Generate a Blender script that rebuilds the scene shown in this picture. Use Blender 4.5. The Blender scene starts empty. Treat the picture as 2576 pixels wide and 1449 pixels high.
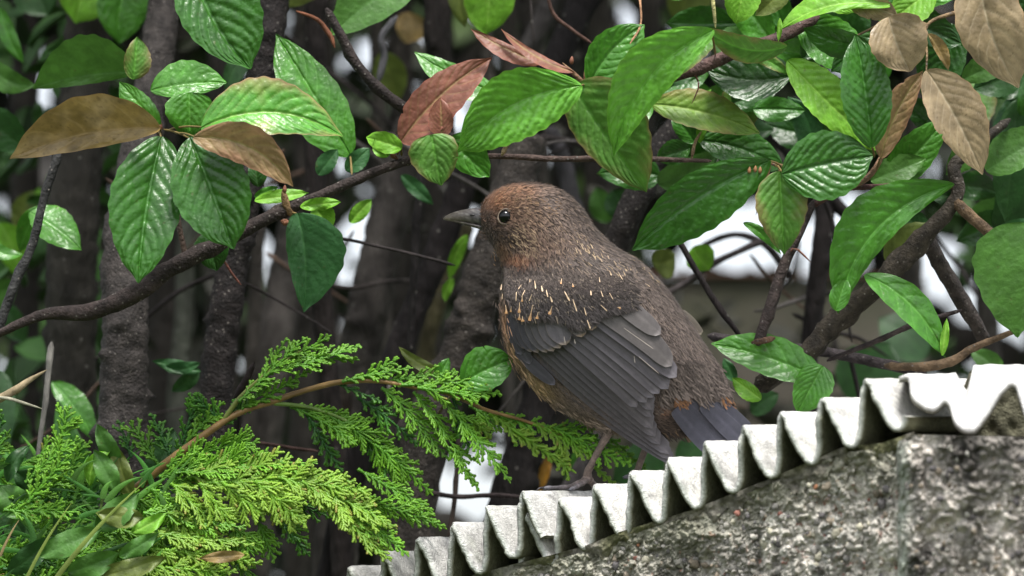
import bpy, math, random
import numpy as np
rng = np.random.default_rng(7); random.seed(7)
SC = bpy.context.scene; COL = SC.collection
# ---------------------------------------------------------------- camera
LENS = 160.0; K = 36.0 / LENS / 2576.0; FOC = 3.0; S0 = FOC * K
PITCH = math.radians(8.0); CAM = np.array([0.0, 0.0, 1.5])
FW = np.array([0, math.cos(PITCH), math.sin(PITCH)]); UP = np.array([0, -math.sin(PITCH), math.cos(PITCH)])
cam_d = bpy.data.cameras.new('camera'); cam = bpy.data.objects.new('camera', cam_d); COL.objects.link(cam)
cam.location = CAM; cam.rotation_euler = (math.pi / 2 + PITCH, 0, 0)
cam_d.lens = LENS; cam_d.sensor_width = 36; cam_d.clip_start = 0.1; cam_d.clip_end = 3000
cam_d.dof.use_dof = True; cam_d.dof.focus_distance = FOC - 0.02; cam_d.dof.aperture_fstop = 5.6
SC.camera = cam
# ---------------------------------------------------------------- sky and sun
SUN = np.array([0.10, -0.42, 0.90]); SUN = SUN / np.linalg.norm(SUN)
wd = bpy.data.worlds.new('World'); SC.world = wd; wd.use_nodes = True
nt = wd.node_tree; bg = nt.nodes['Background']
sky = nt.nodes.new('ShaderNodeTexSky'); sky.sky_type = 'NISHITA'; sky.sun_disc = False
sky.sun_elevation = math.asin(SUN[2]); sky.sun_rotation = math.atan2(SUN[0], SUN[1])
sky.air_density = 1.0; sky.dust_density = 3.0; sky.ozone_density = 1.0
hs = nt.nodes.new('ShaderNodeHueSaturation'); hs.inputs['Saturation'].default_value = 0.3
nt.links.new(sky.outputs[0], hs.inputs['Color']); nt.links.new(hs.outputs[0], bg.inputs[0])
bg.inputs[1].default_value = 0.15
sl = bpy.data.lights.new('sun', 'SUN'); sl.energy = 2.6; sl.angle = math.radians(14); sl.color = (1, 0.97, 0.93)
so = bpy.data.objects.new('sun', sl); COL.objects.link(so)
from mathutils import Vector
so.rotation_euler = Vector(SUN).to_track_quat('Z', 'Y').to_euler(); so.location = (2, -2, 6)
SC.view_settings.view_transform = 'Standard'; SC.view_settings.look = 'None'
SC.view_settings.gamma = 1; SC.view_settings.use_curve_mapping = False
SC.view_settings.exposure = 0.9
SC.cycles.use_denoising = True
SC.cycles.max_bounces = 6; SC.cycles.diffuse_bounces = 3; SC.cycles.transparent_max_bounces = 8
# ---------------------------------------------------------------- helpers
def W(p):                       # plan units (photo-sized units at 3 m, z = away from the viewer) -> metres
    p = np.atleast_2d(np.asarray(p, float)); d = FOC + p[:, 2] * S0
    out = CAM + d[:, None] * FW + ((p[:, 0] - 1288) * K * d)[:, None] * np.array([1.0, 0, 0]) \
        - ((p[:, 1] - 724.5) * K * d)[:, None] * UP
    return out
def tag(o, label=None, cat=None, group=None, kind=None):
    if label: o['label'] = label
    if cat: o['category'] = cat
    if group: o['group'] = group
    if kind: o['kind'] = kind
    return o
def thing(name, label, cat, loc=(0, 0, 0), group=None):
    o = bpy.data.objects.new(name, None); COL.objects.link(o); o.empty_display_size = 0.02
    o.location = Vector(W([loc])[0]); tag(o, label, cat, group); return o
def mesh(name, V, Fc, mat, parent=None, col=None, smooth=True, world=False):
    me = bpy.data.meshes.new(name); V = np.asarray(V, float)
    if not world: V = W(V)
    q = parent
    while q is not None: V = V - np.array(q.matrix_basis.translation); q = q.parent
    Fc = np.asarray(Fc, dtype=np.int64)
    n, m = Fc.shape
    me.vertices.add(len(V)); me.vertices.foreach_set('co', V.astype(np.float32).ravel())
    me.loops.add(n * m); me.loops.foreach_set('vertex_index', Fc.astype(np.int32).ravel())
    me.polygons.add(n); me.polygons.foreach_set('loop_start', np.arange(0, n * m, m, dtype=np.int32))
    me.polygons.foreach_set('loop_total', np.full(n, m, np.int32))
    if smooth: me.polygons.foreach_set('use_smooth', np.ones(n, bool))
    me.update(calc_edges=True)
    if col is not None:
        c = np.ones((len(V), 4), np.float32); c[:, :3] = np.clip(np.broadcast_to(col, (len(V), 3)), 0, 1)
        a = me.color_attributes.new('Col', 'FLOAT_COLOR', 'POINT'); a.data.foreach_set('color', c.ravel())
    me.materials.append(mat)
    o = bpy.data.objects.new(name, me); COL.objects.link(o)
    if parent is not None: o.parent = parent
    return o
def grid_faces(a, b, wrap=False, off=0):
    i = np.arange(a - 1)[:, None]; j = np.arange(b if wrap else b - 1)[None, :]
    j2 = (j + 1) % b
    f = np.stack([i * b + j, i * b + j2, (i + 1) * b + j2, (i + 1) * b + j], -1).reshape(-1, 4)
    return f + off
def spline(P, n):
    P = np.asarray(P, float); m = len(P)
    if m < 2: return np.repeat(P, n, 0)
    ex = np.vstack([2 * P[0] - P[1], P, 2 * P[-1] - P[-2]])
    t = np.linspace(0, m - 1 - 1e-9, n); i = t.astype(int); f = (t - i)[:, None]
    p0, p1, p2, p3 = ex[i], ex[i + 1], ex[i + 2], ex[i + 3]
    return 0.5 * ((2 * p1) + (-p0 + p2) * f + (2 * p0 - 5 * p1 + 4 * p2 - p3) * f**2 + (-p0 + 3 * p1 - 3 * p2 + p3) * f**3)
def unit(v): return v / (np.linalg.norm(v, axis=-1, keepdims=True) + 1e-9)
def tube(pts, rad, n=None, seg=10, rough=0.0, flat=1.0, knots=0):
    """swept limb; rad list like pts; rough = relative bark unevenness"""
    P = np.asarray(pts, float); n = n or max(6, int(np.linalg.norm(np.diff(P, axis=0), axis=1).sum() / 14))
    C = spline(P, n); R = np.interp(np.linspace(0, 1, n), np.linspace(0, 1, len(rad)), rad)
    T = unit(np.gradient(C, axis=0)); ref = np.array([0.13, 0.21, 0.97])
    A = unit(np.cross(T, ref)); B = np.cross(T, A)
    th = np.linspace(0, 2 * np.pi, seg, endpoint=False)
    if rough:
        nz = rng.normal(0, 1, (n, seg)); nz = (nz + np.roll(nz, 1, 1) + np.roll(nz, 1, 0)) / 1.7
        ln = np.repeat(np.interp(np.arange(n), np.arange(0, n + 6, 6), rng.normal(0, 1, len(np.arange(0, n + 6, 6))))[:, None], seg, 1)
        RR = R[:, None] * (1 + rough * nz + rough * 0.6 * ln)
    else: RR = np.repeat(R[:, None], seg, 1)
    for _ in range(knots):
        i = rng.integers(2, n - 2) if n > 5 else 1; j = rng.integers(0, seg)
        ii = np.arange(n)[:, None]; jj = (np.arange(seg)[None] - j + seg // 2) % seg - seg // 2
        RR = RR * (1 + 0.28 * np.exp(-((ii - i) / 1.2)**2 - (jj / 1.3)**2))
    V = C[:, None] + RR[..., None] * (np.cos(th)[None, :, None] * A[:, None] + np.sin(th)[None, :, None] * B[:, None] * flat)
    V = V.reshape(-1, 3); Fc = grid_faces(n, seg, True)
    V = np.vstack([V, C[:1], C[-1:]]); e0, e1 = len(V) - 2, len(V) - 1
    cap = [[j, (j + 1) % seg, e0, e0] for j in range(seg)]; b = (n - 1) * seg
    # cap triangles as quads with a doubled centre would be degenerate: shrink rings instead
    V[:seg] = V[:seg] * 0.35 + C[0] * 0.65; V[b:b + seg] = V[b:b + seg] * 0.35 + C[-1] * 0.65
    return V[:-2], Fc
class Bag:
    def __init__(s): s.V = []; s.F = []; s.C = []; s.n = 0
    def add(s, V, F, c):
        V = np.asarray(V, float).reshape(-1, 3); s.V.append(V); s.F.append(np.asarray(F) + s.n)
        s.C.append(np.broadcast_to(np.asarray(c, float), (len(V), 3))); s.n += len(V)
    def build(s, name, mat, parent=None, **k):
        return mesh(name, np.vstack(s.V), np.vstack(s.F), mat, parent, np.vstack(s.C), **k)
# ---------------------------------------------------------------- materials
def mat(name, rough=0.6, spec=0.5, bump=0.0, bscale=400, vary=0.0, vscale=150, color=None, transl=0.0, bdist=0.0006,
        sheen=0.0, color2=None, cscale=60, stretch=None, coat=0.0, spots=None, cells=None):
    m = bpy.data.materials.new(name); m.use_nodes = True; N = m.node_tree.nodes; L = m.node_tree.links
    b = N['Principled BSDF']; b.inputs['Roughness'].default_value = rough
    b.inputs['Specular IOR Level'].default_value = spec
    if sheen: b.inputs['Sheen Weight'].default_value = sheen
    if coat: b.inputs['Coat Weight'].default_value = coat; b.inputs['Coat Roughness'].default_value = 0.2
    tc = N.new('ShaderNodeTexCoord'); vec = tc.outputs['Object']
    if stretch:
        mp = N.new('ShaderNodeMapping'); mp.inputs['Scale'].default_value = stretch; L.new(vec, mp.inputs[0]); vec = mp.outputs[0]
    if color is None:
        a = N.new('ShaderNodeVertexColor'); a.layer_name = 'Col'; base = a.outputs[0]
    else:
        r = N.new('ShaderNodeRGB'); r.outputs[0].default_value = (*color, 1); base = r.outputs[0]
    if color2 is not None:
        nz = N.new('ShaderNodeTexNoise'); nz.inputs['Scale'].default_value = cscale; nz.inputs['Detail'].default_value = 6
        L.new(vec, nz.inputs[0]); rp = N.new('ShaderNodeValToRGB'); rp.color_ramp.elements[0].position = 0.42; rp.color_ramp.elements[1].position = 0.6
        L.new(nz.outputs[0], rp.inputs[0]); mx = N.new('ShaderNodeMixRGB'); mx.inputs[2].default_value = (*color2, 1)
        L.new(rp.outputs[0], mx.inputs[0]); L.new(base, mx.inputs[1]); base = mx.outputs[0]
    if spots is not None:
        vo = N.new('ShaderNodeTexVoronoi'); vo.inputs['Scale'].default_value = spots[1]; L.new(tc.outputs['Object'], vo.inputs[0])
        rp = N.new('ShaderNodeValToRGB'); rp.color_ramp.elements[0].position = spots[2]; rp.color_ramp.elements[1].position = spots[2] + 0.06
        rp.color_ramp.elements[0].color = (1, 1, 1, 1); rp.color_ramp.elements[1].color = (0, 0, 0, 1)
        L.new(vo.outputs['Distance'], rp.inputs[0]); mx = N.new('ShaderNodeMixRGB'); mx.inputs[2].default_value = (*spots[0], 1)
        L.new(rp.outputs[0], mx.inputs[0]); L.new(base, mx.inputs[1]); base = mx.outputs[0]
    if vary:
        nz = N.new('ShaderNodeTexNoise'); nz.inputs['Scale'].default_value = vscale; nz.inputs['Detail'].default_value = 5
        L.new(vec, nz.inputs[0]); mr = N.new('ShaderNodeMapRange'); mr.inputs[3].default_value = 1 - vary; mr.inputs[4].default_value = 1 + vary
        mr.inputs[1].default_value = 0.3; mr.inputs[2].default_value = 0.7
        L.new(nz.outputs[0], mr.inputs[0]); vm = N.new('ShaderNodeVectorMath'); vm.operation = 'SCALE'
        L.new(base, vm.inputs[0]); L.new(mr.outputs[0], vm.inputs['Scale']); base = vm.outputs[0]
    L.new(base, b.inputs['Base Color'])
    if bump:
        nz = N.new('ShaderNodeTexNoise'); nz.inputs['Scale'].default_value = bscale; nz.inputs['Detail'].default_value = 8
        L.new(vec, nz.inputs[0]); bp = N.new('ShaderNodeBump'); bp.inputs['Strength'].default_value = bump; bp.inputs['Distance'].default_value = bdist
        L.new(nz.outputs[0], bp.inputs['Height']); L.new(bp.outputs[0], b.inputs['Normal'])
    if cells:
        vo = N.new('ShaderNodeTexVoronoi'); vo.inputs['Scale'].default_value = cells[0]; vo.feature = 'SMOOTH_F1'
        nw = N.new('ShaderNodeTexNoise'); nw.inputs['Scale'].default_value = 90; L.new(tc.outputs['Object'], nw.inputs[0])
        mv = N.new('ShaderNodeVectorMath'); mv.operation = 'MULTIPLY_ADD'; mv.inputs[1].default_value = (.006, .006, .006); L.new(nw.outputs['Color'], mv.inputs[0]); L.new(tc.outputs['Object'], mv.inputs[2]); L.new(mv.outputs[0], vo.inputs[0])
        b2 = N.new('ShaderNodeBump'); b2.invert = True; b2.inputs['Strength'].default_value = cells[1]; b2.inputs['Distance'].default_value = cells[2]
        L.new(vo.outputs['Distance'], b2.inputs['Height'])
        if b.inputs['Normal'].links: L.new(b.inputs['Normal'].links[0].from_socket, b2.inputs['Normal'])
        L.new(b2.outputs[0], b.inputs['Normal'])
    if transl:
        t = N.new('ShaderNodeBsdfTranslucent'); L.new(base, t.inputs[0]); ms = N.new('ShaderNodeMixShader'); ms.inputs[0].default_value = transl
        L.new(b.outputs[0], ms.inputs[1]); L.new(t.outputs[0], ms.inputs[2]); L.new(ms.outputs[0], N['Material Output'].inputs[0])
    return m
M_leaf = mat('glossy leaf', 0.32, 0.5, 0.3, 900, 0.22, 130, transl=0.12, cells=(330, 0.4, 0.001))
M_leafm = mat('matte leaf', 0.46, 0.4, 0.3, 900, 0.22, 130, transl=0.2, cells=(330, 0.35, 0.001))
M_dry = mat('withered leaf', 0.33, 0.4, 0.5, 500, 0.25, 120, transl=0.15)
M_bark = mat('dark bark', 0.75, 0.3, 0.9, 500, 0.5, 160, bdist=0.002, spots=((0.15, 0.135, 0.12), 230, 0.12))
M_barkb = mat('grey bark', 0.85, 0.2, 0.9, 300, 0.45, 60, bdist=0.003, stretch=(1, 1, 0.25), spots=((0.10, 0.095, 0.085), 90, 0.08))
M_conif = mat('cypress scales', 0.42, 0.4, 0.4, 1500, 0.25, 60, transl=0.15)
M_feather = mat('plumage', 0.7, 0.25, 0.0, 900, 0.25, 500, sheen=0.15)
M_vane = mat('flight feather', 0.5, 0.35, 0.35, 1800, 0.12, 300, bdist=0.0003)
M_horn = mat('horn', 0.38, 0.5, 0.4, 900, 0.25, 500)
M_eye = mat('eye', 0.03, 0.45, color=(0.002, 0.002, 0.003))
M_skin = mat('leg skin', 0.5, 0.5, 0.6, 1500, 0.3, 600, bdist=0.0006)
def cement_mat():
    m = mat('weathered fibre cement', 0.9, 0.15, 1.0, 900, 0.22, 420, bdist=0.0016)
    return m
M_cement = cement_mat()
M_stone = mat('roughcast', 0.88, 0.15, 0.8, 600, 0.25, 200, bdist=0.0014)
M_ground = mat('soil', 0.95, 0.1, color=(0.05, 0.05, 0.03), color2=(0.04, 0.07, 0.02), cscale=3)
M_bgleaf = mat('shaded leaf', 0.6, 0.3, 0, 100, 0.3, 20)
M_far = mat('far render', 0.9, 0.1, color=(0.13, 0.115, 0.095), color2=(0.085, 0.085, 0.06), cscale=9)
M_red = mat('far capping', 0.8, 0.2, color=(0.22, 0.12, 0.10))
# ---------------------------------------------------------------- ground
g = mesh('ground', [[-400, -300, 0], [400, -300, 0], [400, 900, 0], [-400, 900, 0]], [[0, 1, 2, 3]], M_ground, world=True, smooth=False)
tag(g, kind='structure')
_LAT = rng.random((64, 64, 64))
def vnoise(P, s, octv=3):
    P = np.asarray(P, float) / s; out = 0; amp = 1; tot = 0
    for o in range(octv):
        q = P * 2**o + 17.3 * o; i = np.floor(q).astype(int); f = q - i; f = f * f * (3 - 2 * f); r = 0
        for dx in (0, 1):
            for dy in (0, 1):
                for dz in (0, 1):
                    w = (f[:, 0] if dx else 1 - f[:, 0]) * (f[:, 1] if dy else 1 - f[:, 1]) * (f[:, 2] if dz else 1 - f[:, 2])
                    r = r + w * _LAT[(i[:, 0] + dx) % 64, (i[:, 1] + dy) % 64, (i[:, 2] + dz) % 64]
        out = out + amp * r; tot += amp; amp *= 0.5
    return out / tot          # 0..1
# ---------------------------------------------------------------- corrugated sheets on the wall
AX = np.array([1.0, 0.0, 1.5])
def edge_curve(crests, s, z0, dz, amp=(24, 137)):
    c = np.asarray(crests, float); k = np.arange(len(c))
    cx = np.interp(s, k, c[:, 0]) ; cy = np.interp(s, k, c[:, 1])
    cx = np.where(s < 0, c[0, 0] + s * (c[1, 0] - c[0, 0]), cx); cy = np.where(s < 0, c[0, 1] + s * (c[1, 1] - c[0, 1]), cy)
    e = len(c) - 1
    cx = np.where(s > e, c[e, 0] + (s - e) * (c[e, 0] - c[e - 1, 0]), cx); cy = np.where(s > e, c[e, 1] + (s - e) * (c[e, 1] - c[e - 1, 1]), cy)
    w = (1 - np.cos(2 * np.pi * s)) / 2; w = w ** 1.12
    return np.stack([cx + amp[0] * w, cy + amp[1] * w, z0 + dz * s], -1)
def sheet(name, crests, s0, s1, z0, dz, L, label, thick=13, tone=0.62, group=None, amp=(24, 137), ax=AX):
    n = int((s1 - s0) * 34); s = np.linspace(s0, s1, n); E = edge_curve(crests, s, z0, dz, amp)
    T = unit(np.gradient(E[:, :2], axis=0)); Nn = np.stack([-T[:, 1], T[:, 0], 0 * T[:, 0]], -1); Nn[Nn[:, 1] < 0] *= 1
    tl = np.concatenate([[0, 1.5, 4, 8], np.arange(14, 200, 7), np.arange(205, L, 25)]); m = len(tl)
    rag = (vnoise(np.stack([s * 9, s * 0, s * 0], -1), 1.0, 3) - 0.5) * 20 + (vnoise(np.stack([s * 60, s * 0 + 5, s * 0], -1), 1.0, 2) - 0.5) * 9
    def surf(off):
        V = E[:, None] + off * Nn[:, None] * 1.0 + tl[None, :, None] * ax
        V = V + (rag[:, None] * np.exp(-tl / 60)[None])[..., None] * ax * 0.5
        q = V.reshape(-1, 3)
        b = (vnoise(q, 30, 3) - 0.5) * 3.2 + (vnoise(q, 5, 2) - 0.5) * 1.5
        q = q + b[:, None] * np.repeat(Nn, m, 0); return q
    th = thick * (1 + 0.25 * (vnoise(np.stack([s * 7, s * 0 + 3, s * 0], -1), 1, 3) - 0.5))
    Vt = surf(0); Vb = surf(th[:, None, None])
    # soften the cut edge
    lip = (Vt.reshape(n, m, 3)[:, 0] + Vb.reshape(n, m, 3)[:, 0]) / 2 - ax * 2.0
    q = Vt; d = vnoise(q, 22, 4); d2 = vnoise(q + 91, 6, 3); d3 = vnoise(q * np.array([1, 1, .3]) + 300, 60, 3)
    base = tone * (0.74 + 0.45 * d) * (0.9 + 0.22 * d2)
    ct = base[:, None] * np.array([1.0, 0.985, 0.94])
    pit = np.clip((d2 - 0.62) * 9, 0, 1) * np.clip((d3 - 0.45) * 6, 0, 1); ct = ct * (1 - 0.6 * pit[:, None]); stn = np.clip((vnoise(q * np.array([.5, 1, .5]) + 1200, 26, 4) - .55) * 6, 0, 1)[:, None]; ct = ct * (1 - stn * .38)
    lich = np.clip((vnoise(q + 700, 45, 4) - 0.6) * 7, 0, 1)[:, None] * 0.4; ct = ct * (1 - lich) + lich * np.array([0.38, 0.4, 0.33])
    q = Vb; d = vnoise(q, 30, 4)[:, None]; cb = (0.55 + 0.9 * d) * np.array([0.17, 0.17, 0.105]) * (0.8 + 0.4 * vnoise(q, 5, 2)[:, None])
    cl = 0.6 * (0.75 + 0.5 * vnoise(lip, 12, 3))[:, None] * np.array([0.93, 0.97, 0.88]) * np.ones((n, 3))
    V = np.vstack([Vt, Vb, lip]); a = n * m
    F1 = grid_faces(n, m); F2 = grid_faces(n, m, off=a)[:, ::-1]
    i = np.arange(n - 1); F3 = np.stack([i * m, (i + 1) * m, 2 * a + i + 1, 2 * a + i], -1); F4 = np.stack([a + (i + 1) * m, a + i * m, 2 * a + i, 2 * a + i + 1], -1)
    j = np.arange(m - 1); F5 = np.stack([j, j + 1, a + j + 1, a + j], -1); e = (n - 1) * m; F6 = np.stack([e + j + 1, e + j, a + e + j, a + e + j + 1], -1)
    F7 = np.stack([i * m + m - 1, a + i * m + m - 1, a + (i + 1) * m + m - 1, (i + 1) * m + m - 1], -1)
    o = mesh(name, V, np.vstack([F1, F2, F3, F4, F5, F6, F7]), M_cement, None, np.vstack([ct, cb, cl]))
    return tag(o, label, 'roofing sheet', group)
C_L = [(790, 1460), (879, 1423), (965, 1386), (1052, 1351), (1139, 1314), (1226, 1272), (1313, 1235)]
C_R = [(1319, 1285), (1409, 1250), (1497, 1217), (1589, 1184), (1681, 1150), (1775, 1109), (1869, 1069), (1965, 1036), (2068, 1001), (2178, 953), (2290, 915)]
G_S = 'corrugated fibre cement sheets along the wall top'
sheet('corrugated_sheet', C_L, -1.4, 6.42, -200 + 60 * 6, -60, 520, 'left corrugated cement sheet the bird stands on, its end lapping over the next sheet', 17, 0.60, G_S)
sheet('corrugated_sheet', C_R, -0.45, 9.62, -170, -60, 560, 'long bright corrugated cement sheet rising to the right under the tail of the bird', 17, 0.80, G_S)
# broken overlapping end piece, nearer the viewer
E3 = spline([(2262, 948, -720), (2284, 946, -725), (2292, 990, -728), (2315, 1016, -730), (2348, 1027, -735), (2376, 1006, -742), (2388, 1015, -750), (2402, 1060, -760), (2432, 1082, -770), (2462, 1070, -775),
             (2505, 1008, -780), (2536, 968, -785), (2554, 966, -790), (2566, 1000, -795), (2590, 1070, -800), (2620, 1085, -805), (2680, 960, -815), (2760, 1040, -830)], 150)
B3 = np.stack([E3[:, 0] + 24, np.interp(E3[:, 0], [2262, 2380, 2408, 2425, 2800], [941, 938, 985, 917, 914]), E3[:, 2] + 260], -1)
tl = np.concatenate([np.linspace(0, 1, 26)]); Vt = []
for t in tl:
    u = t ** 0.8; Vt.append(np.stack([E3[:, 0] * (1 - u) + B3[:, 0] * u, E3[:, 1] * (1 - u) + B3[:, 1] * u - 22 * np.sin(np.pi * u) * 0, E3[:, 2] * (1 - t) + B3[:, 2] * t], -1))
Vt = np.array(Vt); q = Vt.reshape(-1, 3); q = q + np.array([0, 1, 0.4]) * ((vnoise(q, 30, 3) - 0.5) * 9)[:, None]
nb = q + np.array([0, 15, 10]); a = len(q); ii = np.arange(149)
F = np.vstack([grid_faces(26, 150)[:, ::-1], grid_faces(26, 150, off=a), np.stack([ii, ii + 1, a + ii + 1, a + ii], -1), np.stack([25 * 150 + ii + 1, 25 * 150 + ii, a + 25 * 150 + ii, a + 25 * 150 + ii + 1], -1)])
c1 = (0.70 * (0.8 + 0.35 * vnoise(q, 25, 4)))[:, None] * np.array([1, 0.99, 0.96]); c2 = (0.6 + 0.6 * vnoise(nb, 25, 4))[:, None] * np.array([0.2, 0.19, 0.14])
tag(mesh('corrugated_sheet', np.vstack([q, nb]), F, M_cement, None, np.vstack([c1, c2])), 'broken pale end of a third corrugated sheet with a deep gutter, at the right edge', 'roofing sheet', G_S)
# ---------------------------------------------------------------- wall under the sheets
def tipline(x): return np.interp(x, [700, 1030, 1191, 1284, 1388, 1474, 1558, 1736, 1929, 2123, 2220, 2303, 2800], [1515, 1500, 1440, 1415, 1390, 1366, 1332, 1278, 1201, 1118, 1108, 1078, 1088])
def zline(x): return np.interp(x, [700, 1313, 2290, 2800], [260, -190, -790, -1080])
wall = thing('roughcast_wall', 'old pebbly roughcast wall under the corrugated sheets, mossy at the top', 'wall', (1900, 1700, -400))
def face(x0, x1, y0f, y1f, nx, ny, zf, disp, colf, name, parent, back=260):
    X = np.linspace(x0, x1, nx); t = np.linspace(0, 1, ny)
    Y = y0f(X)[:, None] * (1 - t) + y1f(X)[:, None] * t; XX = np.repeat(X[:, None], ny, 1)
    V = np.stack([XX, Y, zf(XX)], -1).reshape(-1, 3); d = disp(V, np.tile(t, nx)); V[:, 2] += d
    Fc = grid_faces(nx, ny)[:, ::-1]; c = colf(V, d); T = V.reshape(nx, ny, 3)
    bk = np.vstack([T[:, 0] + [0, 0, back], T[:, -1] + [0, 0, back]]); b = len(V); i = np.arange(nx - 1)
    Ft = np.stack([i * ny, (i + 1) * ny, b + i + 1, b + i], -1); Fb = np.stack([(i + 1) * ny + ny - 1, i * ny + ny - 1, b + nx + i, b + nx + i + 1], -1)
    Fk = np.stack([b + i, b + i + 1, b + nx + i + 1, b + nx + i], -1)
    return mesh(name, np.vstack([V, bk]), np.vstack([Fc, Ft, Fb, Fk]), M_stone, parent, np.vstack([c, np.tile(c.mean(0), (2 * nx, 1))]))
def mossc(V, d):
    a = vnoise(V, 25, 4)[:, None]; b = vnoise(V + 50, 7, 3)[:, None]; k = np.clip((vnoise(V + 200, 120, 2) - 0.4) * 4, 0, 1)[:, None]
    x = np.clip((V[:, :1] - 1150) / 250, 0, 1)
    m_ = np.clip((k - .2) * 1.6, 0, 1); return (0.3 + 1.3 * a) * (0.6 + 0.8 * b) * ((m_ * np.array([0.14, 0.14, 0.075]) + (1 - m_) * np.array([.17, .16, .13])) * x + (1 - x) * np.array([0.20, 0.20, 0.155]))
face(980, 2300, lambda x: tipline(x) + 6, lambda x: tipline(x) + 14 + 100 * (vnoise(np.stack([x, x * 0, x * 0], -1), 30, 4)) ** 1.6, 420, 26,
     lambda x: zline(x) + 30, lambda V, t: (vnoise(V, 26, 4) - 0.5) * 50 + 10 * t, mossc, 'mortar_bed', wall)
def underc(V, d): return (0.4 + 1.1 * vnoise(V, 30, 4))[:, None] * np.array([.16, .155, .105]) * (.7 + .6 * vnoise(V, 8, 2))[:, None]
face(2270, 2900, lambda x: np.interp(x, [2270, 2425, 2440], [975, 975, 932]), lambda x: x * 0 + 1130, 120, 24, lambda x: x * 0 - 455, lambda V, t: (vnoise(V, 30, 3) - .5) * 20, underc, 'underside_backing', wall)  # added backing behind the broken sheet, standing in for its olive underside
def stonec(V, d):
    a = vnoise(V * [1, .5, 1], 75, 4)[:, None]; b = vnoise(V + 50, 16, 4)[:, None]; h = vnoise(V + 500, 14, 2)[:, None]
    c = np.array([0.54, 0.51, 0.45]) * np.clip(1.7 * a + .0, .3, 1.5) * np.clip(1.3 * b + .3, .45, 1.4)
    lw = np.clip((vnoise(V * [1, .4, 1] + 800, 55, 4)[:, None] - .56) * 7, 0, 1) * np.clip(b * 3 - 1, 0, 1); c = c * (1 - lw * .7) + lw * .7 * np.array([.56, .57, .52])
    st = np.clip((vnoise(V * [1, .12, 1] + 300, 40, 3)[:, None] - .6) * 6, 0, 1); c = c * (1 - .55 * st)
    red = np.clip((h - 0.72) * 8, 0, 1); c = c * (1 - red) + red * np.array([0.24, 0.11, 0.08])
    top = np.clip(1 - (V[:, 1:2] - tipline(V[:, 0])[:, None] - 40) / 130, 0, 1) * 0.75
    return c * (1 - top) + top * np.array([0.21, 0.21, 0.15]) * (0.4 + 1.2 * b)
face(1290, 2275, lambda x: tipline(x) + 20, lambda x: x * 0 + 1620, 520, 190, lambda x: zline(x) + 40,
     lambda V, t: -(vnoise(V, 80, 3) - .5) * 70 - (np.abs(vnoise(V, 20, 3) - .5)) * 60 - (vnoise(V, 5, 2) - .5) * 10, stonec, 'roughcast_face', wall)
pier = thing('roughcast_pier', 'coarse blurred stone pier at the lower right corner under the broken sheet', 'pier', (2420, 1700, -800))
def pierc(V, d):
    a = vnoise(V, 70, 3)[:, None]; b = vnoise(V + 50, 15, 4)[:, None]
    c = np.array([0.50, 0.46, 0.41]) * np.clip(2.2 * a - .35, .15, 1.6) * np.clip(1.3 * b + .2, .35, 1.5)
    e = np.exp(-((V[:, :1] - 2268) / 22) ** 2) * np.clip((vnoise(V + 9, 50, 2)[:, None] - 0.25) * 3, 0, 1); return c * (1 - e) + e * np.array([0.40, 0.43, 0.36]) * (0.6 + .6 * b)
face(2248, 2900, lambda x: tipline(x) + 15, lambda x: x * 0 + 1640, 300, 240, lambda x: -800 - (x - 2248) * 0.55 + 120 * np.exp(-((x - 2248) / 16)),
     lambda V, t: -(vnoise(V, 90, 3) - .5) * 90 - np.abs(vnoise(V, 26, 3) - .5) * 80, pierc, 'pier_face', pier, 500)
# pebbles bedded in the face
PH = np.array([[1, 1, 1], [1, 1, -1], [1, -1, 1], [1, -1, -1], [-1, 1, 1], [-1, 1, -1], [-1, -1, 1], [-1, -1, -1]], float)
def pebble(c, r):
    n1, n2 = 5, 7; th = np.linspace(0.25, np.pi - 0.25, n1); ph = np.linspace(0, 2 * np.pi, n2, endpoint=False)
    v = np.stack([np.sin(th)[:, None] * np.cos(ph), np.cos(th)[:, None] + 0 * ph, np.sin(th)[:, None] * np.sin(ph)], -1).reshape(-1, 3)
    v = v * (1 + rng.normal(0, 0.22, (len(v), 1))) * np.array([1, rng.uniform(.6, 1.3), 0.45]) * r
    a = rng.uniform(0, 6.28); v = v @ np.array([[math.cos(a), math.sin(a), 0], [-math.sin(a), math.cos(a), 0], [0, 0, 1]])
    return v + c, grid_faces(n1, n2, True)
PC = [(0.36, 0.34, 0.30), (0.24, 0.23, 0.21), (0.45, 0.43, 0.38), (0.26, 0.22, 0.17), (0.15, 0.14, 0.14), (0.28, 0.13, 0.10), (0.33, 0.16, 0.09), (0.38, 0.36, 0.28)]
PW = np.array([5, 5, 1.2, 3, 3, .35, .25, 1.5]); PW = PW / PW.sum()
bag = Bag()
for i in range(620):
    x = rng.uniform(1330, 2270); y0 = tipline(x) + 50; y = y0 + (1500 - y0) * rng.random() ** 0.8; r = rng.uniform(3, 6) + 7 * rng.random() ** 4
    c = np.array(PC[rng.choice(8, p=PW)]) * rng.uniform(.8, 1.5); V, F = pebble((x, y, zline(x) + 38 + rng.uniform(-8, 8)), r); bag.add(V, F, c)
for i in range(200):
    x = rng.uniform(2275, 2640); y0 = tipline(x) + 40; y = rng.uniform(min(y0,1490), 1500); r = rng.uniform(5, 10) 
    c = np.array(PC[rng.choice(5)]) * rng.uniform(.5, 1.1); V, F = pebble((x, y, -815 - (x - 2248) * .55 + rng.uniform(-10, 10)), r); bag.add(V, F, c)
tag(bag.build('pebble_dash', M_stone, wall), kind='stuff')
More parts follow.
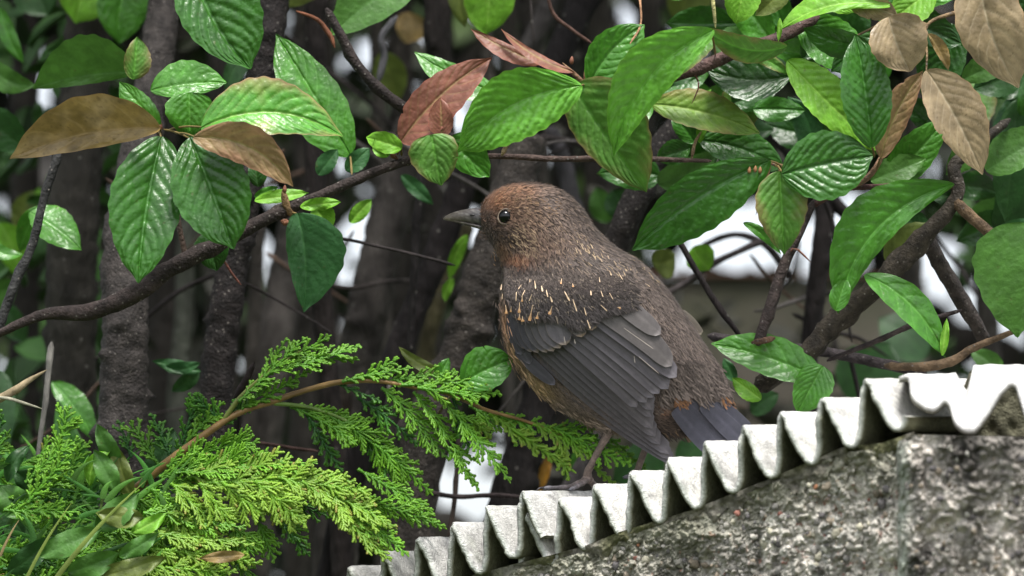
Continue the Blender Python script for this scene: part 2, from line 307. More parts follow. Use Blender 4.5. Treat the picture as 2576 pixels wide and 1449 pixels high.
for i in range(60):
    x = rng.uniform(1360, 2250); y0 = tipline(x) + 80; y = rng.uniform(min(y0, 1450), 1460); b2 = Bag(); V, F = pebble((x, y, zline(x) + 34), rng.uniform(9, 13))
    b2.add(V, F, np.array(PC[rng.choice(8, p=PW)]) * rng.uniform(.7, 1.1)); b2.build('pebble', M_stone, wall)
# ---------------------------------------------------------------- low wall far behind
fw = thing('garden_wall', 'blurred grey garden wall with a reddish capping seen behind the twigs right of the bird', 'wall', (1900, 1400, 5200))
def boxm(name, x0, x1, y0, y1, z0, z1, m, parent, ys=0):
    V = [(x0, y0, z0), (x1, y0 + ys, z0), (x1, y1, z0), (x0, y1, z0), (x0, y0, z1), (x1, y0 + ys, z1), (x1, y1, z1), (x0, y1, z1)]
    F = [[0, 3, 2, 1], [4, 5, 6, 7], [0, 1, 5, 4], [2, 3, 7, 6], [1, 2, 6, 5], [0, 4, 7, 3]]
    return mesh(name, V, F, m, parent, smooth=False)
boxm('wall_body', 1480, 2330, 697, 1600, 5200, 5600, M_far, fw, 8); boxm('wall_capping', 1478, 2332, 684, 697, 5180, 5620, M_red, fw, 8)
# ---------------------------------------------------------------- bird
bird = thing('blackbird', 'speckled brown young blackbird perched on the corrugated sheet, facing left', 'bird', (1500, 1232, 0))
SEC = np.array([  # dorsal x,y  ventral x,y  half depth
 (1206, 527, 1212, 583, 17), (1212, 514, 1219, 592, 26), (1222, 497, 1229, 606, 38), (1240, 480, 1240, 622, 50), (1265, 467, 1249, 638, 58), (1300, 459, 1256, 652, 65),
 (1342, 457, 1260, 666, 70), (1388, 465, 1263, 680, 74), (1432, 488, 1262, 698, 80), (1468, 525, 1258, 722, 88), (1502, 574, 1256, 755, 98),
 (1550, 618, 1258, 800, 108), (1612, 657, 1266, 855, 115), (1672, 716, 1288, 905, 118), (1722, 785, 1322, 958, 114), (1762, 845, 1368, 1004, 104),
 (1798, 900, 1430, 1046, 90), (1824, 948, 1510, 1078, 70), (1838, 985, 1595, 1088, 46), (1842, 1008, 1665, 1098, 28), (1842, 1020, 1700, 1100, 14)], float)
NT, NP = 240, 140
SS = spline(SEC, NT); cen = (SS[:, 0:2] + SS[:, 2:4]) / 2; half = (SS[:, 0:2] - SS[:, 2:4]) / 2; half = half * (1 - 3.5 / np.linalg.norm(half, axis=1, keepdims=True))
ph = np.linspace(0, 2 * np.pi, NP, endpoint=False)          # 0 = back, pi/2 = near side
cc = np.cos(ph); sn = np.sin(ph); ss = np.sign(sn) * np.abs(sn) ** 0.85
def bodypt(ti, pi_, lift=0):
    """ti in 0..NT-1, pi_ angle -> point"""
    ti = np.clip(ti, 0, NT - 1.001); i = ti.astype(int); f = (ti - i)[:, None]
    c = cen[i] * (1 - f) + cen[i + 1] * f; h = half[i] * (1 - f) + half[i + 1] * f; d = SS[i, 4] * (1 - f[:, 0]) + SS[i + 1, 4] * f[:, 0]
    s = np.sin(pi_); xy = c + h * np.cos(pi_)[:, None]; return np.concatenate([xy, (-(d + lift) * np.sign(s) * np.abs(s) ** 0.85)[:, None]], 1)
TI, PI_ = np.meshgrid(np.arange(NT, dtype=float), ph, indexing='ij'); BV = bodypt(TI.ravel(), PI_.ravel())
near = BV[BV[:, 2] < 8][::5]
GX = np.arange(1100, 1960, 8.0); GY = np.arange(430, 1230, 8.0)
def _mk(R):
    X, Y = np.meshgrid(GX, GY, indexing='ij'); x = X.ravel(); y = Y.ravel(); o = np.zeros(len(x))
    for a in range(0, len(x), 500):
        d2 = (x[a:a + 500, None] - near[None, :, 0]) ** 2 + (y[a:a + 500, None] - near[None, :, 1]) ** 2
        m = d2.min(1, keepdims=True); w = np.exp(-(d2 - m) / (2 * R ** 2)); z = (w * near[None, :, 2]).sum(1) / w.sum(1)
        o[a:a + 500] = z * np.exp(-np.sqrt(m[:, 0]) / 110)
    return o.reshape(X.shape)
def blur(g, n):
    for _ in range(n):
        p = np.pad(g, 1, mode='edge'); g = (p[2:, 1:-1] + p[:-2, 1:-1] + p[1:-1, 2:] + p[1:-1, :-2] + 2 * p[1:-1, 1:-1]) / 6
    return g
_G1 = blur(_mk(9), 2); _G2 = blur(_G1, 40)
def bodyz(x, y, R=26):
    g = _G2 if R > 40 else _G1; x = (np.atleast_1d(x).astype(float) - GX[0]) / 8; y = (np.atleast_1d(y).astype(float) - GY[0]) / 8
    x = np.clip(x, 0, len(GX) - 1.01); y = np.clip(y, 0, len(GY) - 1.01); i = x.astype(int); j = y.astype(int); fx = x - i; fy = y - j
    return (g[i, j] * (1 - fx) * (1 - fy) + g[i + 1, j] * fx * (1 - fy) + g[i, j + 1] * (1 - fx) * fy + g[i + 1, j + 1] * fx * fy)
def g2(x, y, cx, cy, rx, ry, rot=0):
    a = math.radians(rot); dx = x - cx; dy = y - cy; u = dx * math.cos(a) + dy * math.sin(a); v = -dx * math.sin(a) + dy * math.cos(a)
    return np.exp(-(u / rx) ** 2 - (v / ry) ** 2)[:, None]
def plum(P, far=None):
    x, y = P[:, 0], P[:, 1]; c = np.ones((len(x), 3)) * np.array([0.106, 0.083, 0.072])
    def mixc(w, k):
        nonlocal c
        w = np.clip(w, 0, 1); c = c * (1 - w) + w * np.array(k)
    mixc(1.1 * g2(x, y, 1290, 530, 110, 90), (0.125, 0.078, 0.054))
    mixc(0.9 * g2(x, y, 1235, 505, 50, 38, -40), (0.24, 0.105, 0.05))
    mixc(0.8 * g2(x, y, 1310, 478, 60, 18, 10), (0.21, 0.105, 0.06))
    mixc(0.7 * g2(x, y, 1375, 500, 42, 25, 30), (0.115, 0.092, 0.082))
    mixc(0.9 * g2(x, y, 1232, 548, 30, 22), (0.075, 0.045, 0.032))
    mixc(0.85 * g2(x, y, 1300, 602, 55, 26, 20), (0.05, 0.036, 0.028))
    mixc(0.85 * g2(x, y, 1250, 590, 26, 18, 20), (0.045, 0.03, 0.022))
    mixc(0.9 * g2(x, y, 1300, 650, 38, 13, 0), (0.25, 0.11, 0.06))
    mixc(0.6 * g2(x, y, 1262, 628, 12, 18, -30), (0.26, 0.13, 0.06))
    mixc(0.5 * g2(x, y, 1375, 620, 60, 35, 0), (0.15, 0.088, 0.06))
    mixc(0.8 * g2(x, y, 1330, 682, 70, 14, 5), (0.06, 0.046, 0.042))
    mixc(0.75 * g2(x, y, 1345, 735, 90, 42, 0), (0.088, 0.072, 0.067))
    mixc(0.55 * g2(x, y, 1500, 660, 110, 26, 10), (0.105, 0.09, 0.083))
    mixc(0.85 * g2(x, y, 1272, 810, 13, 55, -8), (0.30, 0.16, 0.085))
    mixc(0.9 * g2(x, y, 1290, 880, 22, 50, -20), (0.26, 0.16, 0.08))
    mixc(0.95 * g2(x, y, 1345, 968, 30, 60, -45), (0.30, 0.20, 0.095))
    mixc(0.95 * g2(x, y, 1440, 1050, 90, 26, 22), (0.14, 0.105, 0.07))
    mixc(0.8 * g2(x, y, 1690, 1000, 60, 60, 0), (0.125, 0.10, 0.088))
    mixc(0.95 * g2(x, y, 1690, 1070, 75, 38, 10), (0.05, 0.034, 0.026))
    mixc(0.5 * g2(x, y, 1740, 1100, 50, 9, 0), (0.13, 0.08, 0.05))
    mixc(0.9 * g2(x, y, 1715, 1024, 22, 8, 0), (0.28, 0.14, 0.07)); mixc(0.9 * g2(x, y, 1832, 1026, 16, 10, 30), (0.28, 0.14, 0.07))
    mixc(0.7 * g2(x, y, 1657, 1032, 7, 14, 0), (0.26, 0.12, 0.06))
    return c
bc = plum(BV) * 0.55
body = mesh('body', BV, grid_faces(NT, NP, True), M_feather, bird, bc)
# contour feathers: many small overlapping blades that follow the skin
def surf_frame(ti, pp):
    p = bodypt(ti, pp); e = 0.8; dt = bodypt(ti + e, pp) - bodypt(ti - e, pp); dp = bodypt(ti, pp + 0.02) - bodypt(ti, pp - 0.02)
    T = unit(dt); N = unit(np.cross(dp, dt)); out = p - np.concatenate([cen[np.clip(ti, 0, NT - 1).astype(int)], np.zeros((len(ti), 1))], 1)
    N = N * np.sign((N * out).sum(1, keepdims=True)); B = unit(np.cross(T, N)); return p, T, N, B
def blades(ti, pp, Ln, Wd, lift, tw, cb, ct, curl, bag, m=4, fan=True):
    p, T, N, B = surf_frame(ti, pp); n = len(ti); c, s = np.cos(tw)[:, None], np.sin(tw)[:, None]; T2 = T * c + B * s; B2 = -T * s + B * c
    q = []; cols = []
    for k in range(m + 1):
        t = k / m; w = (math.sin(math.pi * (0.18 + 0.72 * t)) ** 0.8 if fan else (1 - t) * 0.9 + 0.1) * Wd * (1.0 if t < 1 else 0.3)
        h = (lift[:, None] * (0.25 + 1.0 * t ** 1.3) + curl[:, None] * t * t)
        ctr = p + T2 * (Ln * t)[:, None] + N * (h - 0.5 * (Ln[:, None] * t) ** 2 / 220)
        for sg in (-1, 1): q.append(ctr + sg * B2 * w[:, None] * 0.5 - N * 0.12 * w[:, None]); cols.append(cb * (1 - t ** 1.5) + ct * t ** 1.5)
    V = np.stack(q, 1).reshape(-1, 3); Cc = np.stack(cols, 1).reshape(-1, 3); a = np.arange(n)[:, None] * (2 * m + 2)
    F = np.concatenate([np.stack([a[:, 0] + 2 * k, a[:, 0] + 2 * k + 1, a[:, 0] + 2 * k + 3, a[:, 0] + 2 * k + 2], -1) for k in range(m)])
    bag.add(V, F, Cc)
bag = Bag()
def scatter(n, tmin=2, tmax=NT - 3):
    ti = rng.uniform(tmin, tmax, n * 2); pp = rng.uniform(-0.9, np.pi + 0.9, n * 2)
    i = ti.astype(int); area = (np.linalg.norm(half[i], axis=1) * 0.6 + SS[i, 4] * .4) * np.linalg.norm(np.gradient(cen, axis=0), axis=1)[i]
    k = rng.random(n * 2) < area / area.max() * 1.4; return ti[k], pp[k]
def size_at(ti): return np.interp(ti, [0, 15, 60, 95, 130, 180, 239], [7, 9, 13, 19, 28, 34, 36])
ti, pp = scatter(9000)
p = bodypt(ti, pp); sz = size_at(ti) * rng.uniform(.75, 1.25, len(ti)); c = plum(p) * rng.uniform(.75, 1.22, (len(ti), 1))
blades(ti, pp, sz, sz * 0.5, rng.uniform(1.2, 3.4, len(ti)), rng.normal(0, .16, len(ti)), c * 0.85, c * 1.5, rng.uniform(-0.5, 1.2, len(ti)), bag)
# fine barbs
ti, pp = scatter(34000); p = bodypt(ti, pp); sz = size_at(ti) * rng.uniform(.45, .95, len(ti)) * 1.1
v = rng.random((len(ti), 1)); k = plum(p); hd = (p[:, :1] < 1640) & (p[:, 1:2] < 720); c = np.where(v < 0.3, k * 0.5, np.where(v < np.where(hd, .86, .93), k * 1.65, np.clip(k * 2.2 + np.where(hd, 1, .4) * np.array([.13, .085, .045]), 0, .5)))
blades(ti, pp, sz, rng.uniform(1.2, 2.4, len(ti)), rng.uniform(2.5, 5.2, len(ti)), rng.normal(0, .3, len(ti)), c * 0.8, c, rng.uniform(-0.5, 2.2, len(ti)), bag, 2, False)
tag(bag.build('plumage', M_feather, bird), kind='stuff')
# pale shaft streaks and drops (each seen in the photo), laid on the surface
def streak(bag, x0, y0, x1, y1, w0, w1, c, z=-8, zoff=None, m=6, tear=0):
    t = np.linspace(0, 1, m + 1); x = x0 + (x1 - x0) * t; y = y0 + (y1 - y0) * t
    if zoff is None and z <= -10: z = z - 74 * np.clip((y - 690) / 50, 0, 1)
    zz = (bodyz(x, y) if zoff is None else zoff) + z; d = np.array([x1 - x0, y1 - y0]); d = d / (np.linalg.norm(d) + 1e-6); nn = np.array([-d[1], d[0]])
    w = w0 + (w1 - w0) * t ** (3 if tear else 1); w = w * np.where(t > 0.92, 0.45 if not tear else .55, 1)
    V = np.concatenate([np.stack([x + s * nn[0] * w / 2, y + s * nn[1] * w / 2, zz], -1) for s in (-1, 1)]); i = np.arange(m)
    bag.add(V, np.stack([i, i + 1, m + 1 + i + 1, m + 1 + i], -1), c)
def zc(X, Y): return 1224.9 + X * .2002, 676.9 + Y * .2002
PALE = (0.62, 0.46, 0.30); OR = (0.55, 0.30, 0.13); sb = Bag()
for a in [(540, 120, 540, 165, 2), (600, 145, 612, 245, 3.4), (685, 210, 700, 280, 5), (745, 260, 765, 350, 4), (795, 345, 822, 415, 5), (370, 285, 365, 400, 3), (480, 260, 435, 350, 3), (565, 315, 530, 400, 3),
          (975, 280, 1040, 400, 4.5), (1080, 380, 1130, 530, 3.6), (1220, 480, 1250, 585, 3), (1260, 640, 1300, 750, 4), (1430, 450, 1512, 528, 3), (1410, 100, 1420, 165, 2.5), (1540, 20, 1565, 78, 4), (1650, 40, 1705, 130, 2.4),
          (1430, 270, 1460, 350, 2.4), (1540, 300, 1585, 380, 2.4), (1305, 270, 1310, 330, 4), (435, 195, 395, 250, 2.5), (185, 190, 175, 260, 4), (195, 310, 190, 380, 3), (1990, 180, 2050, 220, 2), (1860, 15, 1890, 45, 4), (1730, -10, 1760, 25, 6)]:
    x0, y0 = zc(a[0], a[1]); x1, y1 = zc(a[2], a[3]); streak(sb, x0, y0, x1, y1, a[4] * .35, a[4] * .95, PALE, -10)
for a in [(940, 120, 930, 185, 7), (1075, 180, 1085, 222, 9), (410, 420, 405, 550, 13), (410, 560, 405, 640, 15), (445, 590, 450, 660, 15), (575, 450, 535, 650, 13), (645, 540, 625, 625, 13), (820, 465, 785, 570, 14), (445, 340, 440, 410, 9), (305, 470, 298, 540, 9), (235, 450, 245, 560, 11), (1640, 480, 1680, 495, 9)]:
    x0, y0 = zc(a[0], a[1]); x1, y1 = zc(a[2], a[3]); streak(sb, x0, y0, x1, y1, 1.2, a[4] * .9, OR, -17, tear=1); streak(sb, x0, y0, x1, y1 - 3, 1, 1.6, PALE, -19)
# nape and back ticks, crown scallops, cheek streaks
for i in range(58):
    x = rng.uniform(1445, 1660); y = np.interp(x, [1445, 1660], [618, 690]) + rng.normal(0, 16) ; y = max(y, np.interp(x, SEC[:, 0], SEC[:, 1]) + 9) 
    L = rng.uniform(7, 16); a = rng.uniform(.5, 1.25); streak(sb, x, y, x + L * math.cos(a), y + L * math.sin(a), 1, rng.uniform(2, 4), np.array(PALE) * rng.uniform(.6, 1), -9.9)
for i in range(90):
    x = rng.uniform(1380, 1800); y = rng.uniform(530, 960); 
    if y < np.interp(x, SEC[:18, 0], SEC[:18, 1]) + 8 or y > np.interp(x, [1380, 1560, 1700, 1850], [700, 760, 900, 1000]): continue
    L = rng.uniform(5, 10); a = rng.uniform(.6, 1.2); streak(sb, x, y, x + L * math.cos(a), y + L * math.sin(a), .8, rng.uniform(1.2, 2.4), np.array((.45, .34, .25)) * rng.uniform(.6, 1), -8)
for i in range(80):
    t = rng.random(); x = rng.uniform(1255, 1410); y = rng.uniform(472, 535) + (x - 1290) * .1; L = rng.uniform(4, 9); a = rng.uniform(-.1, .5)
    streak(sb, x, y, x + L * math.cos(a), y + L * math.sin(a), 1, rng.uniform(2, 3.4), np.array((.40, .25, .15)) * rng.uniform(.5, .9), -9.5)
for i in range(150):
    x = rng.uniform(1300, 1480); y = np.interp(x, [1300, 1480], [500, 610]) + rng.uniform(-30, 110) * (1 if x < 1440 else .6); L = rng.uniform(5, 10); a = rng.uniform(.3, 1.0)
    streak(sb, x, y, x + L * math.cos(a), y + L * math.sin(a), .8, rng.uniform(1, 2.2), np.array((.36, .25, .17)) * rng.uniform(.5, 1), -9.6)
for i in range(70):
    x = rng.uniform(1285, 1345); y = 560 + (x - 1285) * .5 + rng.uniform(-12, 62); L = rng.uniform(7, 16); a = rng.uniform(.35, .95)
    streak(sb, x, y, x + L * math.cos(a), y + L * math.sin(a), .6, rng.uniform(1, 2), np.array((.5, .36, .22)) * rng.uniform(.4, .85), -9.5)
for i in range(40):
    x = rng.uniform(1235, 1290); y = rng.uniform(590, 665); L = rng.uniform(5, 11); a = rng.uniform(.7, 1.6)
    streak(sb, x, y, x + L * math.cos(a), y + L * math.sin(a), .6, rng.uniform(1, 2), np.array((.42, .25, .12)) * rng.uniform(.3, 1), -7)
tag(sb.build('shaft_streaks', M_feather, bird), kind='stuff')
# wing: each covert, tertial, secondary and primary a feather of its own
wing = mesh('wing', [(1330, 760, -60), (1400, 760, -66), (1400, 830, -66), (1330, 830, -60)], [[0, 1, 2, 3]], M_vane, bird, (0.09, 0.08, 0.08))
def feather(name, b, tp, wA, wB, layer, c, edge=None, bend=0, p=0.5, m=22, shaft=True, tipc=None, far=False, rnd=0.9, parent=None):
    b = np.array(b, float); tp = np.array(tp, float); d = tp - b; Ln = np.linalg.norm(d); d /= Ln; nn = np.array([-d[1], d[0]])
    t = np.linspace(0, 1, m + 1); us = np.array([-1, -.955, -.6, -.3, -.035, .035, .3, .6, .955, 1])
    ctr = b + d * (Ln * t)[:, None] + nn * (bend * np.sin(np.pi * t))[:, None]
    f = np.minimum(1, (t / 0.25 + 0.8)) * np.sqrt(np.clip(1 - np.clip((t - rnd) / (1.0001 - rnd), 0, 1) ** 2, 0, 1)); f = np.clip(f, 0.02, 1) * (0.75 + 0.25 * np.sin(np.pi * np.clip(t * 1.1, 0, 1)))
    U = np.where(us[None] < 0, us * wB, us * wA) * f[:, None]
    X = ctr[:, None, 0] + nn[0] * U; Y = ctr[:, None, 1] + nn[1] * U
    back = (1 - np.abs(us[None])) * 0
    ctip = np.where(us[None] > 0, -us[None] ** 2 * 1.6, us[None] ** 2 * 2.2) + 0 * t[:, None]
    Z0 = bodyz(ctr[:, 0], ctr[:, 1], 60)[:, None] * np.ones(10) if not far else np.full((m + 1, 10), 25.0)
    Zs = bodyz(X.ravel(), Y.ravel(), 60).reshape(X.shape) if not far else Z0
    Z = Zs * .75 + Z0 * .25 - 9 - layer * 1.8 + ctip - 2.0 * t[:, None]
    V = np.stack([X, Y, Z], -1).reshape(-1, 3)
    cc_ = np.ones((m + 1, 10, 1)) * np.array(c); rot = np.stack([V[:, 0] * d[0] + V[:, 1] * d[1], V[:, 0] * nn[0] + V[:, 1] * nn[1], V[:, 2] * 0], -1); nz = 0.80 + 0.4 * vnoise(rot * np.array([.25, 1.2, 1]) + layer * 31, 6, 3).reshape(m + 1, 10, 1); cc_ = cc_ * nz
    e = np.array(edge if edge is not None else np.array(c) * 1.7); em = np.zeros((m + 1, 10, 1)); em[:, [0, 9]] = .8; em[-2:] = .8; cc_ = cc_ * (1 - em) + em * e
    cc_[:, 4:6] *= (1.3 if shaft else 1)
    cc_[:, 1:4] *= 0.92
    if tipc is not None: w = np.clip((t - .82) / .18, 0, 1)[:, None, None]; cc_ = cc_ * (1 - w) + w * np.array(tipc)
    return mesh(name, V, grid_faces(m + 1, 10), M_vane, parent or wing, cc_.reshape(-1, 3))
GR = np.array([0.094, 0.086, 0.095]); DK = np.array([0.062, 0.058, 0.070]); WB = np.array([0.098, 0.088, 0.086])
# primaries: outermost (nearest the belly, deepest) first
prim_tip = [(1697, 1167), (1690, 1156), (1684, 1143), (1660, 1118), (1648, 1098), (1640, 1078), (1640, 1050), (1640, 1032)]
for i, tq in enumerate(prim_tip):
    b = (1322 + 12 * i, 880 - 6 * i)
    feather('primary_feather', b, tq, 15 - .2 * i, 34 + 1.5 * i, i * 2.0, GR * (0.82 + .05 * (i % 3)), bend=[14, 10, 6, 2, 0, -2, -4, -6][i], rnd=.91)
sec_tip = [(1602, 1024), (1626, 1012), (1643, 1000), (1658, 990), (1681, 978), (1700, 950)]
for i, tq in enumerate(sec_tip):
    b = (1405 + 15 * i, 845 - 10 * i); feather('secondary_feather', b, tq, 17 + i * .8, 36, 16 + i * 1.6, (GR * (1.0 + .06 * (i % 2)) if i < 5 else GR * 1.08), bend=-6 - i, rnd=.90)
feather('tertial_feather', (1505, 800), (1702, 948), 26, 30, 27, GR * 1.1, bend=-8, rnd=.84)
feather('tertial_feather', (1518, 788), (1690, 920), 28, 34, 30, WB * .95, bend=-12, rnd=.82)
feather('tertial_feather', (1545, 748), (1662, 840), 27, 22, 33, WB * 1.0, bend=-2, rnd=.78)
feather('primary_covert', (1288, 800), (1334, 916), 15, 20, 10, DK * 1.15, bend=8, rnd=.75)
feather('primary_covert', (1300, 880), (1396, 968), 14, 18, 9.5, DK * 1.2, bend=4, rnd=.8)
feather('primary_covert', (1284, 790), (1312, 892), 13, 16, 12, DK * 1.05, bend=8)
cov = [((1296, 800), (1322, 878), 17), ((1305, 796), (1338, 886), 18), ((1315, 794), (1354, 888), 19), ((1328, 792), (1376, 887), 20), ((1345, 790), (1393, 884), 22), ((1364, 785), (1409, 876), 25), ((1396, 778), (1424, 868), 31)]
for i, (b, tq, w) in enumerate(cov):
    feather('greater_covert', b, tq, w, w, 17 + i * 1.9, (DK * (1.1 + .03 * i) if i < 3 else GR * (.9 + .07 * i)), edge=np.array((.22, .175, .135)) * (.6 + .08 * i), bend=5, rnd=.62, m=16, tipc=None)
feather('greater_covert', (1446, 780), (1464, 848), 27, 24, 30, WB * 1.05, edge=(.3, .22, .15), rnd=.6, m=14)
feather('greater_covert', (1472, 765), (1490, 831), 28, 28, 33, WB * 1.08, edge=(.3, .22, .15), rnd=.6, m=14)
med = [((1290, 755), (1301, 802), 15), ((1306, 750), (1310, 806), 17), ((1330, 752), (1332, 806), 18), ((1352, 745), (1352, 800), 18), ((1382, 742), (1382, 788), 19)]
for i, (b, tq, w) in enumerate(med): feather('median_covert', b, tq, w, w, 31, (GR * .95 if i % 2 else WB * .8), edge=(.2, .14, .1), rnd=.6, m=12)
# small scapular and shoulder feathers overlapping the coverts
for i in range(0):
    u = rng.random(); x = 1285 + u * 270; y = 700 + rng.random() * (75 - 25 * abs(u - .5)) + 10 * u; a = rng.normal(1.15 - .35 * u, .2); L = rng.uniform(24, 36)
    feather('scapular_feather', (x, y), (x + L * math.cos(a), y + L * math.sin(a)), L * .36, L * .36, 26 + rng.uniform(0, 4), np.array((0.098, .08, .07)) * rng.uniform(.72, 1.15), rnd=.45, m=6, edge=np.array((.11, .088, .078)))
wb = Bag()
for a, z in [((1720, 740, 2090, 1000), -4), ((1910, 1100, 2160, 1310), -4), ((1850, 1090, 1860, 1180), -4), ((970, 850, 985, 940), 4), ((1100, 880, 1110, 940), 6)]:
    x0, y0 = zc(a[0], a[1]); x1, y1 = zc(a[2], a[3]); streak(wb, x0, y0, x1, y1, .8, 1.8, (.5, .44, .38), 0, zoff=bodyz(np.linspace(x0, x1, 7), np.linspace(y0, y1, 7), 60) - 72)
tag(wb.build('feather_shafts', M_vane, wing), kind='stuff')
# fluff along wing top joining the back, and over the shoulder
sf = Bag()
for i in range(10500):
    u = rng.random(); x = 1268 + u * 330; lo = np.interp(x, [1268, 1285, 1300, 1400, 1420, 1450, 1485, 1510, 1560, 1600], [745, 775, 798, 798, 812, 826, 812, 790, 778, 770]); y = rng.uniform(668, lo)
    if rng.random() > (y - 655) / 45: continue
    if x > 1530 and y < 660 + (x - 1530) * .9: continue
    if y < np.interp(x, [1480, 1620], [600, 690]): continue
    L = rng.uniform(10, 22); a = rng.normal(1.3 - .6 * u, .28); fd = 30 * np.clip((lo - y) / 40, .25, 1) ; v = rng.random()
    k = (np.array((.105, .084, .073)) * (1 - .3 * np.clip((y - 700) / 80, 0, 1)) + np.array((0, .004, .012)) * np.clip((y - 700) / 80, 0, 1)) * (rng.uniform(.45, .7) if v < .28 else rng.uniform(.85, 1.6)) if v < .95 else np.array((.3, .24, .19))
    x1, y1 = x + L * math.cos(a), y + L * math.sin(a); zz = bodyz([x, x1], [y, y1], 60); top = np.clip((y - 690) / 50, 0, 1)
    streak(sf, x, y, x1, y1, rng.uniform(1, 3), rng.uniform(1, 3.5), k, -6 - rng.uniform(0, 5), zoff=np.linspace(zz[0] - 70 * top, zz[1] - 66 * top, 4) + (1 - top) * 0, m=3)
tag(sf.build('shoulder_feathers', M_feather, bird), kind='stuff')
# tail
for i, (b, tq, l) in enumerate([((1735, 1015), (1872, 1150), 0), ((1720, 1020), (1850, 1150), 1), ((1705, 1022), (1826, 1142), 2), ((1700, 1028), (1800, 1130), 3), ((1770, 1015), (1893, 1120), 2.5), ((1800, 1012), (1900, 1098), 1)]):
    feather('tail_feather', b, (tq[0] + 22, tq[1] + 34), 25, 25, 3 + l * .8, np.array((.05, .05, .066)) * (1 + .08 * l), edge=np.array((.12, .12, .15)), rnd=.97, parent=bird)
# rump and upper tail coverts drooping over the tail base
rb = Bag()
for i in range(1500):
    u = rng.random(); x = 1655 + u * 190 ; y = rng.uniform(905, 1022) ; 
    if y < np.interp(x, [1600, 1700, 1800, 1850], [880, 905, 905, 1020]): continue
    L = rng.uniform(14, 30); a = rng.normal(1.05, .28); zz = bodyz([x], [y])[0]
    oc = np.array((.125, .1, .088)) * rng.uniform(.5, 1.5); ty = y + L * math.sin(a)
    if ty > 1024 + 12 * math.sin(x / 9.): continue
    if ty > 1014 and (1695 < x < 1730 or x > 1812): oc = np.array((.30, .15, .075)) * rng.uniform(.5, 1.1)
    streak(rb, x, y, x + L * math.cos(a), ty, 3, rng.uniform(1.5, 6), oc, -7 - rng.uniform(0, 7), zoff=np.linspace(zz, zz * .9, 4) , m=3)
for i in range(420):   # undertail, loose dark and buff
    x = rng.uniform(1650, 1770); y = rng.uniform(1022, 1100); 
    if y < 1030 + (x - 1674) * .75 - 14 and x > 1680: continue
    L = rng.uniform(14, 28); a = rng.normal(.75, .25); oc = (np.array((.04, .03, .024)) if rng.random() < .65 else np.array((.14, .09, .055))) * rng.uniform(.5, 1.3)
    streak(rb, x, y, x + L * math.cos(a), min(y + L * math.sin(a), 1113), 2, rng.uniform(1, 5), oc, -4 - rng.uniform(0, 8), zoff=np.full(4, -12.), m=3)
for i in range(420):   # breast and belly fringe outside the wing
    t = rng.random(); x = np.interp(t, [0, .2, .4, .7, 1], [1258, 1268, 1290, 1385, 1520]); y = np.interp(t, [0, .2, .4, .7, 1], [740, 850, 915, 1015, 1085])
    x += rng.normal(4, 7); y += rng.normal(-2, 5); L = rng.uniform(12, 26); a = np.interp(t, [0, .3, 1], [1.5, 1.15, .55]) + rng.normal(0, .18)
    k = plum(np.array([[x, y]]))[0]; k = k * (rng.uniform(.35, .6) if rng.random() < .35 else rng.uniform(.9, 1.35))
    streak(rb, x, y, x + L * math.cos(a), y + L * math.sin(a), 1.5, rng.uniform(.8, 2.6), k, -4 - rng.uniform(0, 10), m=3)
tag(rb.build('rump_feathers', M_feather, bird), kind='stuff')
# far wing tip peeping over the back
feather('far_wing_feather', (1712, 786), (1764, 842), 4, 15, -2, np.array((.12, .10, .08)), edge=(.3, .26, .2), far=True, parent=bird)
# eye, lids
def sphere(c, r, n=20, m=28, sq=(1, 1, 1)):
    th = np.linspace(0.05, np.pi - .05, n); p_ = np.linspace(0, 2 * np.pi, m, endpoint=False)
    v = np.stack([np.sin(th)[:, None] * np.cos(p_), np.cos(th)[:, None] + 0 * p_, np.sin(th)[:, None] * np.sin(p_)], -1).reshape(-1, 3) * np.array(sq) * r + c; return v, grid_faces(n, m, True)
ez = bodyz([1271], [547], 12)[0]
V, F = sphere((1271.5, 545, ez + 4), 18, 28, 40); eye = mesh('eye', V, F, M_eye, bird)
th = np.linspace(0, 2 * np.pi, 33)[:-1]; ring = np.stack([1272 + 19.2 * np.cos(th), 546 + 19.4 * np.sin(th) + 1.2 * np.cos(2 * th), ez - 4 + 0 * th], -1)
rr = Bag(); a8 = np.linspace(0, 2 * np.pi, 7)[:-1]; V = []
for k in range(32):
    rad = np.array([math.cos(th[k]), math.sin(th[k]), 0]); V.append([ring[k] + (1.3 + .8 * (th[k] < 3.1)) * (rad * math.cos(q) + np.array([0, 0, 1]) * math.sin(q)) for q in a8])
V = np.array(V).reshape(-1, 3); Fr = grid_faces(33, 6, True); Fr = np.where(Fr >= 192, Fr - 192, Fr); kc = (0.17 + .10 * np.sin(V[:, 1:2] / 12.)) * np.array([1, .78, .58])
mesh('eye_ring', V, Fr, M_horn, bird, np.clip(kc, .06, .5))
